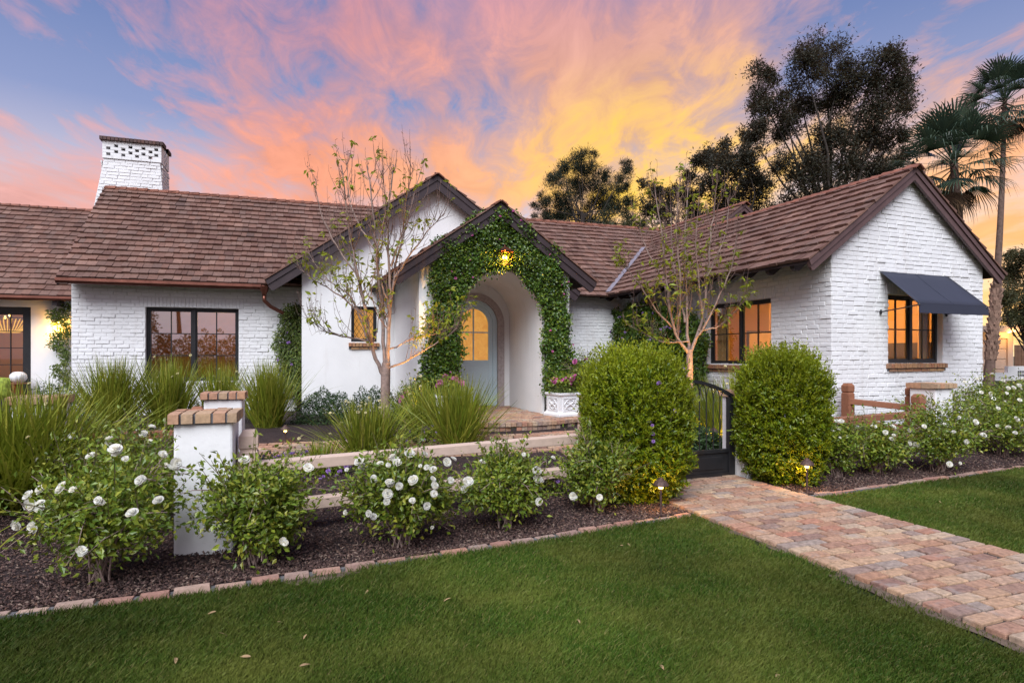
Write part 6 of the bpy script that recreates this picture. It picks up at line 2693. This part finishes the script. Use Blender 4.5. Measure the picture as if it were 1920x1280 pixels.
q = dp(800, 800, 9.7)
spotlight('small garden spotlight hidden in the grass right of the left young tree', (q.x, 9.7, g(0, 9.7)), dp(745, 590, 10.3), 420)
q = dp(1345, 800, 9.9)
spotlight('small garden spotlight hidden right of the tree behind the gate', (q.x, 9.9, g(0, 9.9)), dp(1290, 640, 10.6), 260)

# ================================================================== BEYOND THE HOUSE
def big_tree(label, Y, base_uv, clumps, m, leaf=(.14, .27), dens=.62, asp=.3, name='eucalyptus_tree', cat='tree', trunk_r=.35, up=.0, jit=.9, sub=.36, fork=None, dep=.8, group=None, bark='dark_bark', limbs=True):
    base = dp(base_uv[0], base_uv[1], Y)
    base.z = .0
    t = thing(name, label, cat, base, group)
    mb = MB()
    fz = dp(*(fork or (base_uv[0], base_uv[1] - 120)), Y)
    mb.tube([base - ZUP * .2, (base + fz) / 2 + Vector((.15, 0, 0)), fz], [trunk_r * .8, trunk_r * .6, trunk_r * .45], 8, False)
    P, O = [], []
    for (u, v, r) in clumps:
        c = dp(u, v, Y + rng.uniform(-1, 1) * dep * 2.2)
        Rm = r / F * Y
        mid = fz.lerp(c, .5) + Vector((rng.normal(0, .4), rng.normal(0, .4), -.3))
        rr = trunk_r * .24 * math.sqrt(r / 50)
        mb.tube([fz.lerp(base, rng.uniform(0, .35)), mid, c], [rr, rr * .6, rr * .2], 6, False)
        C = np.array(c)
        ns = max(7, int(r / 3.2))
        sc = C + unit(rng.normal(0, 1, (ns, 3))) * Rm * np.array([1, dep, .85]) * rng.uniform(.25, .88, (ns, 1))
        for q in sc[:: 2]:
            qm = Vector((C + q) / 2 + np.array([0, 0, -.1]))
            mb.tube([c, qm, Vector(q)], [rr * .3, rr * .2, rr * .08], 4, False)
        n = int(r * r * dens * 2.3)
        i = rng.integers(0, ns, n)
        p = sc[i] + rng.normal(0, 1, (n, 3)) * Rm * sub * .62 * rng.uniform(.5, 1.2, (ns, 1))[i]
        P.append(p)
        O.append(unit(p - sc[i]))
    mb.build('trunk', MATS[bark], t, smooth=True)
    P = np.concatenate(P)
    O = np.concatenate(O)
    foliage('crown', t, m, P, O, leaf, asp, .4, up, jit, .2)
    return t


E1 = [(1545, 100, 48), (1510, 130, 46), (1575, 140, 46), (1500, 185, 50), (1560, 195, 55), (1655, 105, 42), (1630, 150, 46), (1690, 120, 26), (1685, 160, 42), (1655, 205, 55), (1700, 195, 30), (1440, 140, 36), (1425, 180, 34),
      (1450, 200, 42), (1480, 245, 46), (1545, 265, 55), (1610, 255, 52), (1665, 260, 40), (1590, 320, 52), (1520, 325, 50), (1640, 315, 46), (1675, 310, 32), (1470, 310, 36), (1560, 385, 55), (1490, 385, 46), (1620, 375, 46), (1700, 285, 24),
      (1690, 255, 26), (1405, 250, 26)]
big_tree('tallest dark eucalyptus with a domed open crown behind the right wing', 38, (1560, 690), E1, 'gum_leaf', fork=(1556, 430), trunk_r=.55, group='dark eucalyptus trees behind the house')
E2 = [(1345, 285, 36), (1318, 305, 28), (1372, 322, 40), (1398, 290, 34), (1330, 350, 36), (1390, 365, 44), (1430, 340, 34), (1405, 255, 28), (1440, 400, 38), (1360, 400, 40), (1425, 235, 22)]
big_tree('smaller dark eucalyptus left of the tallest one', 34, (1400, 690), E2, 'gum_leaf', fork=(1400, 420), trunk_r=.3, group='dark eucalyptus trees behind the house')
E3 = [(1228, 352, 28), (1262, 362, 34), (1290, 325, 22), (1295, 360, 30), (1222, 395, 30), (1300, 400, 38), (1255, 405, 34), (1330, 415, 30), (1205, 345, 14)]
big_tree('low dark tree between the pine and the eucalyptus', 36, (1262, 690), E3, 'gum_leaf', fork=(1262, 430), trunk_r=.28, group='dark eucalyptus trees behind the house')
E4 = [(1172, 425, 22), (1205, 425, 22), (1240, 440, 22), (1140, 425, 16)]
big_tree('low green bush showing just above the rear roof ridge', 27, (1190, 690), E4, 'olive_leaf', leaf=(.10, .2), fork=(1190, 460), trunk_r=.15, name='background_bush', cat='bush')
PN = [(1088, 288, 18), (1082, 315, 28), (1060, 322, 26), (1108, 318, 22), (1112, 292, 11), (1132, 330, 22), (1048, 352, 28), (1090, 355, 38), (1128, 365, 32), (1072, 392, 40), (1110, 398, 40), (1150, 390, 28), (1172, 305, 12), (1174, 325, 18),
      (1170, 352, 22), (1160, 338, 16), (1028, 382, 22), (1012, 365, 8), (1008, 388, 12), (1020, 410, 22), (1045, 405, 28), (1180, 385, 20), (1186, 415, 22), (1140, 418, 28), (1000, 405, 9), (1036, 335, 14)]
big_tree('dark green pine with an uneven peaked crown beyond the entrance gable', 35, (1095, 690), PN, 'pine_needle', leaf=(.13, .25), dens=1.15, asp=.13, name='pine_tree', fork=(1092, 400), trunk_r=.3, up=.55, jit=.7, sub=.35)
OV_ = [(1890, 515, 36), (1915, 480, 26), (1905, 560, 42), (1945, 530, 42), (1880, 560, 26), (1925, 600, 36), (1893, 600, 22), (1950, 590, 42), (1895, 480, 16), (1960, 480, 34), (1985, 550, 40)]
big_tree('broad olive green tree at the right edge over the garage', 27, (1925, 690), OV_, 'olive_leaf', leaf=(.07, .14), dens=1.1, asp=.42, name='olive_tree', fork=(1925, 630), trunk_r=.22)
BKL = [(-60, 330, 60)]


# palms
def palm(label, Y, top, crown_px, trunk_w, n_fr, base_u, skirt=8, boots=False, seg=22, petl=.50, at=None, group='fan palms behind the right wing'):
    c = dp(top[0], top[1], Y) if at is None else Vector(at[0])
    base = dp(base_u, 690, Y) if at is None else Vector(at[1])
    base.z = 0
    t = thing('fan_palm', label, 'palm tree', base, group)
    mb = MB()
    K = 14
    pts, rad = [], []
    for i in range(K + 1):
        f = i / K
        p = base.lerp(c, f)
        p.x += math.sin(f * math.pi) * .12
        pts.append(p)
        rad.append(trunk_w * (1.0 - .52 * min(1, f * 2.2)) if f < .12 else trunk_w * (.78 - .42 * f))
    pts[0].z = -.1
    mb.tube(pts, rad, 12, False)
    mb.build('trunk', MATS['palm_bark'], t, smooth=True)
    Rm = crown_px / F * Y if at is None else crown_px

    def frond(V, Q, o, d, L, droop, rnd_):
        d = d.normalized()
        side = d.cross(ZUP)
        if side.length < .05:
            side = Vector((1, 0, 0))
        side.normalize()
        up = side.cross(d).normalized()
        hub = o + d * L * petl - ZUP * L * .06 * droop
        blade = L * (1 - petl)
        # petiole
        b = len(V)
        for p, w in ((o, .035), (hub, .018)):
            V.extend([p - side * w, p + side * w])
        Q.append((b, b + 1, b + 3, b + 2))
        for i in range(seg):
            f = (i + .5) / seg * 2 - 1
            a = f * 1.45
            ln = blade * (1 - .30 * abs(f) ** 2) * rng.uniform(.9, 1.08)
            dd = (d * math.cos(a) + side * math.sin(a) + up * (.10 - .22 * abs(f))).normalized()
            cr = dd.cross(up).normalized()
            w0 = blade * .026
            m1 = hub + dd * ln * .55 - ZUP * ln * .05 * droop
            m2 = hub + dd * ln * .85 - ZUP * ln * .22 * droop * rng.uniform(.6, 1.3)
            e = hub + dd * ln - ZUP * ln * .52 * droop * rng.uniform(.6, 1.4)
            b = len(V)
            for p, w in ((hub, .3), (m1, 1.0), (m2, .55), (e, .08)):
                V.extend([p - cr * w0 * w, p + cr * w0 * w])
            Q.extend([(b, b + 1, b + 3, b + 2), (b + 2, b + 3, b + 5, b + 4), (b + 4, b + 5, b + 7, b + 6)])

    ga = math.pi * (3 - math.sqrt(5))
    for i in range(n_fr):
        f = (i + .5) / n_fr
        el = math.radians(82 - 118 * f + rng.uniform(-8, 8))
        az = i * ga + rng.uniform(-.2, .2)
        d = Vector((math.cos(az) * math.cos(el), math.sin(az) * math.cos(el), math.sin(el)))
        V, Q = [], []
        frond(V, Q, c - ZUP * .3 * f, d, Rm * rng.uniform(.86, 1.05) * (1.05 if f < .7 else .9), .35 + .6 * f, 0)
        me = fast_mesh('frond', np.array([tuple(p) for p in V]), np.array(Q))
        link('frond', me, MATS['palm_frond'], t)
    V, Q = [], []
    for i in range(skirt):
        az = i * ga * 1.7
        el = math.radians(rng.uniform(-82, -55))
        d = Vector((math.cos(az) * math.cos(el), math.sin(az) * math.cos(el), math.sin(el)))
        frond(V, Q, c - ZUP * .45, d, Rm * rng.uniform(.55, .8), .8, 0)
    if V:
        o = link('dry_skirt', fast_mesh('dry_skirt', np.array([tuple(p) for p in V]), np.array(Q)), MATS['dry_frond'], t)
        o['kind'] = 'stuff'
    if boots:
        z0, z1 = boots
        rows = 13
        me = fast_mesh('leaf_boot', np.array([(-.5, 0, -.5), (.5, 0, -.5), (.22, .65, .5), (-.22, .65, .5), (-.5, .35, -.42), (.5, .35, -.42), (.22, 1, .5), (-.22, 1, .5)]),
                       np.array([(4, 5, 6, 7), (0, 1, 5, 4), (2, 3, 7, 6), (1, 2, 6, 5), (3, 0, 4, 7)]))
        me.materials.append(MATS['boot_bark'])
        for r_ in range(rows):
            z = z0 + (z1 - z0) * r_ / rows
            f = z / c.z
            p = base.lerp(c, f)
            p.x += math.sin(f * math.pi) * .12
            rad_ = trunk_w * (.78 - .42 * f) * (1.0 - .25 * (r_ / rows))
            for j in range(9):
                a = 2 * math.pi * (j + .5 * (r_ % 2)) / 9 + rng.uniform(-.1, .1)
                n_ = Vector((math.cos(a), math.sin(a), 0))
                tt_ = Vector((-n_.y, n_.x, 0))
                lean = rng.choice((-.5, .5))
                ez = (ZUP + tt_ * lean).normalized()
                o = bpy.data.objects.new('leaf_boot', me)
                COL.objects.link(o)
                o.parent = t
                M = mat4(p - base + ZUP * 0 + n_ * rad_ * .82 + Vector((0, 0, 0)), tt_ * .20, n_ * rng.uniform(.09, .17), ez * rng.uniform(.34, .44))
                M[2, 3] = z - base.z
                o.matrix_basis = Matrix(M.tolist())
    return t


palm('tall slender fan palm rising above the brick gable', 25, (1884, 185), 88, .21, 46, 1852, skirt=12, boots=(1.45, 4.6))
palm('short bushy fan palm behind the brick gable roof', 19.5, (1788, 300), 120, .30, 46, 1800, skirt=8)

# neighbour's garage, low wall and fence
NB = Wing((dp(1840, 690, 31).x, 31.0), 4)
gar = thing('neighbour_garage', 'pale peach garage next door under the olive tree', 'garage', NB.P(1, 1, .2))
u2t = lambda u: NB.t_at(u)
mb = MB()
wall_strip(mb, NB.P(0, 0), NB.a, -NB.b, -1.2, u2t(1900), .2, lambda s: zat(622, 31), [(u2t(1850), u2t(1890), .2, zat(634, 31))], .3)
mb.box(NB.P(u2t(1895) - .2, 3.2, 1.4), NB.a * .1, NB.b * 2.9, ZUP * 1.2)
mb.build('wall', MATS['garage_paint'], gar)
mb = MB()
mb.box(NB.P((u2t(1900) - 1.2) / 2, 2.4, zat(617, 31)), NB.a * ((u2t(1900) + 1.6) / 2), NB.b * 2.9, ZUP * .16)
mb.build('roof', MATS['garage_paint'], gar)
d0_, d1_ = u2t(1850), u2t(1890)
for k in range(4):
    zb = .2 + (zat(634, 31) - .2) * k / 4
    zt = .2 + (zat(634, 31) - .2) * (k + 1) / 4
    mb = MB()
    mb.box(NB.P((d0_ + d1_) / 2, .14, (zb + zt) / 2), NB.a * ((d1_ - d0_) / 2), NB.b * .03, ZUP * ((zt - zb) / 2 - .012))
    mb.build('door_panel', MATS['garage_paint'], gar)
wx, wz = u2t(1874.5), zat(641, 31)
for sx_ in (-1, 1):
    for sz_ in (-1, 1):
        mb = MB()
        mb.box(NB.P(wx + sx_ * .08, .10, wz + sz_ * .055), NB.a * .058, NB.b * .012, ZUP * .036)
        mb.build('pane', MATS['black_steel'], gar)
lp = NB.P(u2t(1884), -.25, zat(622, 31))
pl = thing('porch_light', 'small glowing lamp under the garage eave', 'lamp', lp)
mb = MB()
mb.lathe(lp, [(.04, .16), (.10, .12), (.11, .0), (.05, -.06)], 10)
mb.build('shade', MATS['lamp_glow'], pl)
point('garage_lamp', lp + Vector((.0, -.35, -.15)), 60, (1.0, .55, .18), .08)
lw_ = Wing((dp(1835, 700, 29.5).x, 29.5), 3)
wl = thing('low_wall', 'low white garden wall with a pierced block at the right edge', 'wall', lw_.P(2, .2, .2))
tA = lw_.t_at(1890)
mb = MB()
mb.box(lw_.P(tA / 2 - .8, .1, .38), lw_.a * (tA / 2 + .8), lw_.b * .1, ZUP * .23)
mb.box(lw_.P(tA + 2.5, .1, .49), lw_.a * 2.5, lw_.b * .1, ZUP * .44)
mb.build('wall_body', STUCCO, wl)
mb = MB()
for i in range(10):
    for j in range(2):
        mb.box(lw_.P(tA + .55 + i * .115, -.012, .48 + j * .17), lw_.a * .036, lw_.b * .012, ZUP * .055)
mb.build('dark_hole_block', MATS['grey_mortar'], wl)['kind'] = 'stuff'  # solid dark blocks on the face imitate the shade in the holes
bf = Wing((dp(1902, 690, 33).x, 33.0), 3)
bfence = thing('board_fence', 'brown board fence behind the low white wall', 'fence', bf.P(2, 0, .2))
for i in range(26):
    mb = MB()
    mb.box(bf.P(.1 + i * .2, random.uniform(-.01, .01), 1.1), bf.a * .093, bf.b * .015, ZUP * .95)
    mb.build('board', MATS['brown_fence'], bfence)

# shed leaves on the lawn
fl_me = fast_mesh('fallen_leaf', np.array([(0, -.02, 0), (.03, 0, .012), (.06, -.003, .004), (.03, .022, .008)]), np.array([(0, 1, 3, 3)])[:, :3].repeat(1, 0)) if False else None
lv = tleaf(9)
lv.materials.clear()
lv.materials.append(MATS['dry_leaf'])
for (u, v) in ((562, 1248), (1083, 1160), (520, 1165), (410, 1185), (470, 1230), (405, 1145), (1163, 1022), (1073, 1015), (1177, 1018), (1715, 950), (1760, 938), (1238, 1245), (330, 1232), (845, 1120), (690, 1105), (575, 1188), (1455, 1268)):
    p = gp(u, v, .032)
    o = bpy.data.objects.new('fallen_leaf', lv)
    COL.objects.link(o)
    o.location = p
    o.rotation_euler = (rng.uniform(-.4, .4), rng.uniform(-.3, .3), rng.uniform(0, 6.3))
    s = rng.uniform(.035, .06)
    o.scale = (s, s, s)
    tag(o, 'small dry curled leaf lying on the lawn', 'leaf', 'dry leaves scattered on the lawn')

# across the street, seen only as reflections in the panes
palm('fan palm across the street mirrored in the wide window', 0, None, 1.7, .30, 26, 0, skirt=8, at=((-.9, -25.5, 6.6), (-.7, -25.5, 0)), group=None)
for (x, y, rx, h, lb) in ((-4.2, -29, 1.3, 6.2, 'tall conifer across the street mirrored in the wide window'), (-7.5, -30, 2.6, 3.1, 'rounded tree across the street left of the mirrored conifer'),
                          (2.6, -31, 2.8, 3.3, 'rounded tree across the street right of the mirrored palm'), (-1.9, -31, 2.0, 2.4, 'low bush across the street below the mirrored palm')):
    mound(lb, (x, y, 0), rx, rx, h, 1600, 'olive_leaf', (.18, .34), 'street_tree', 'tree')
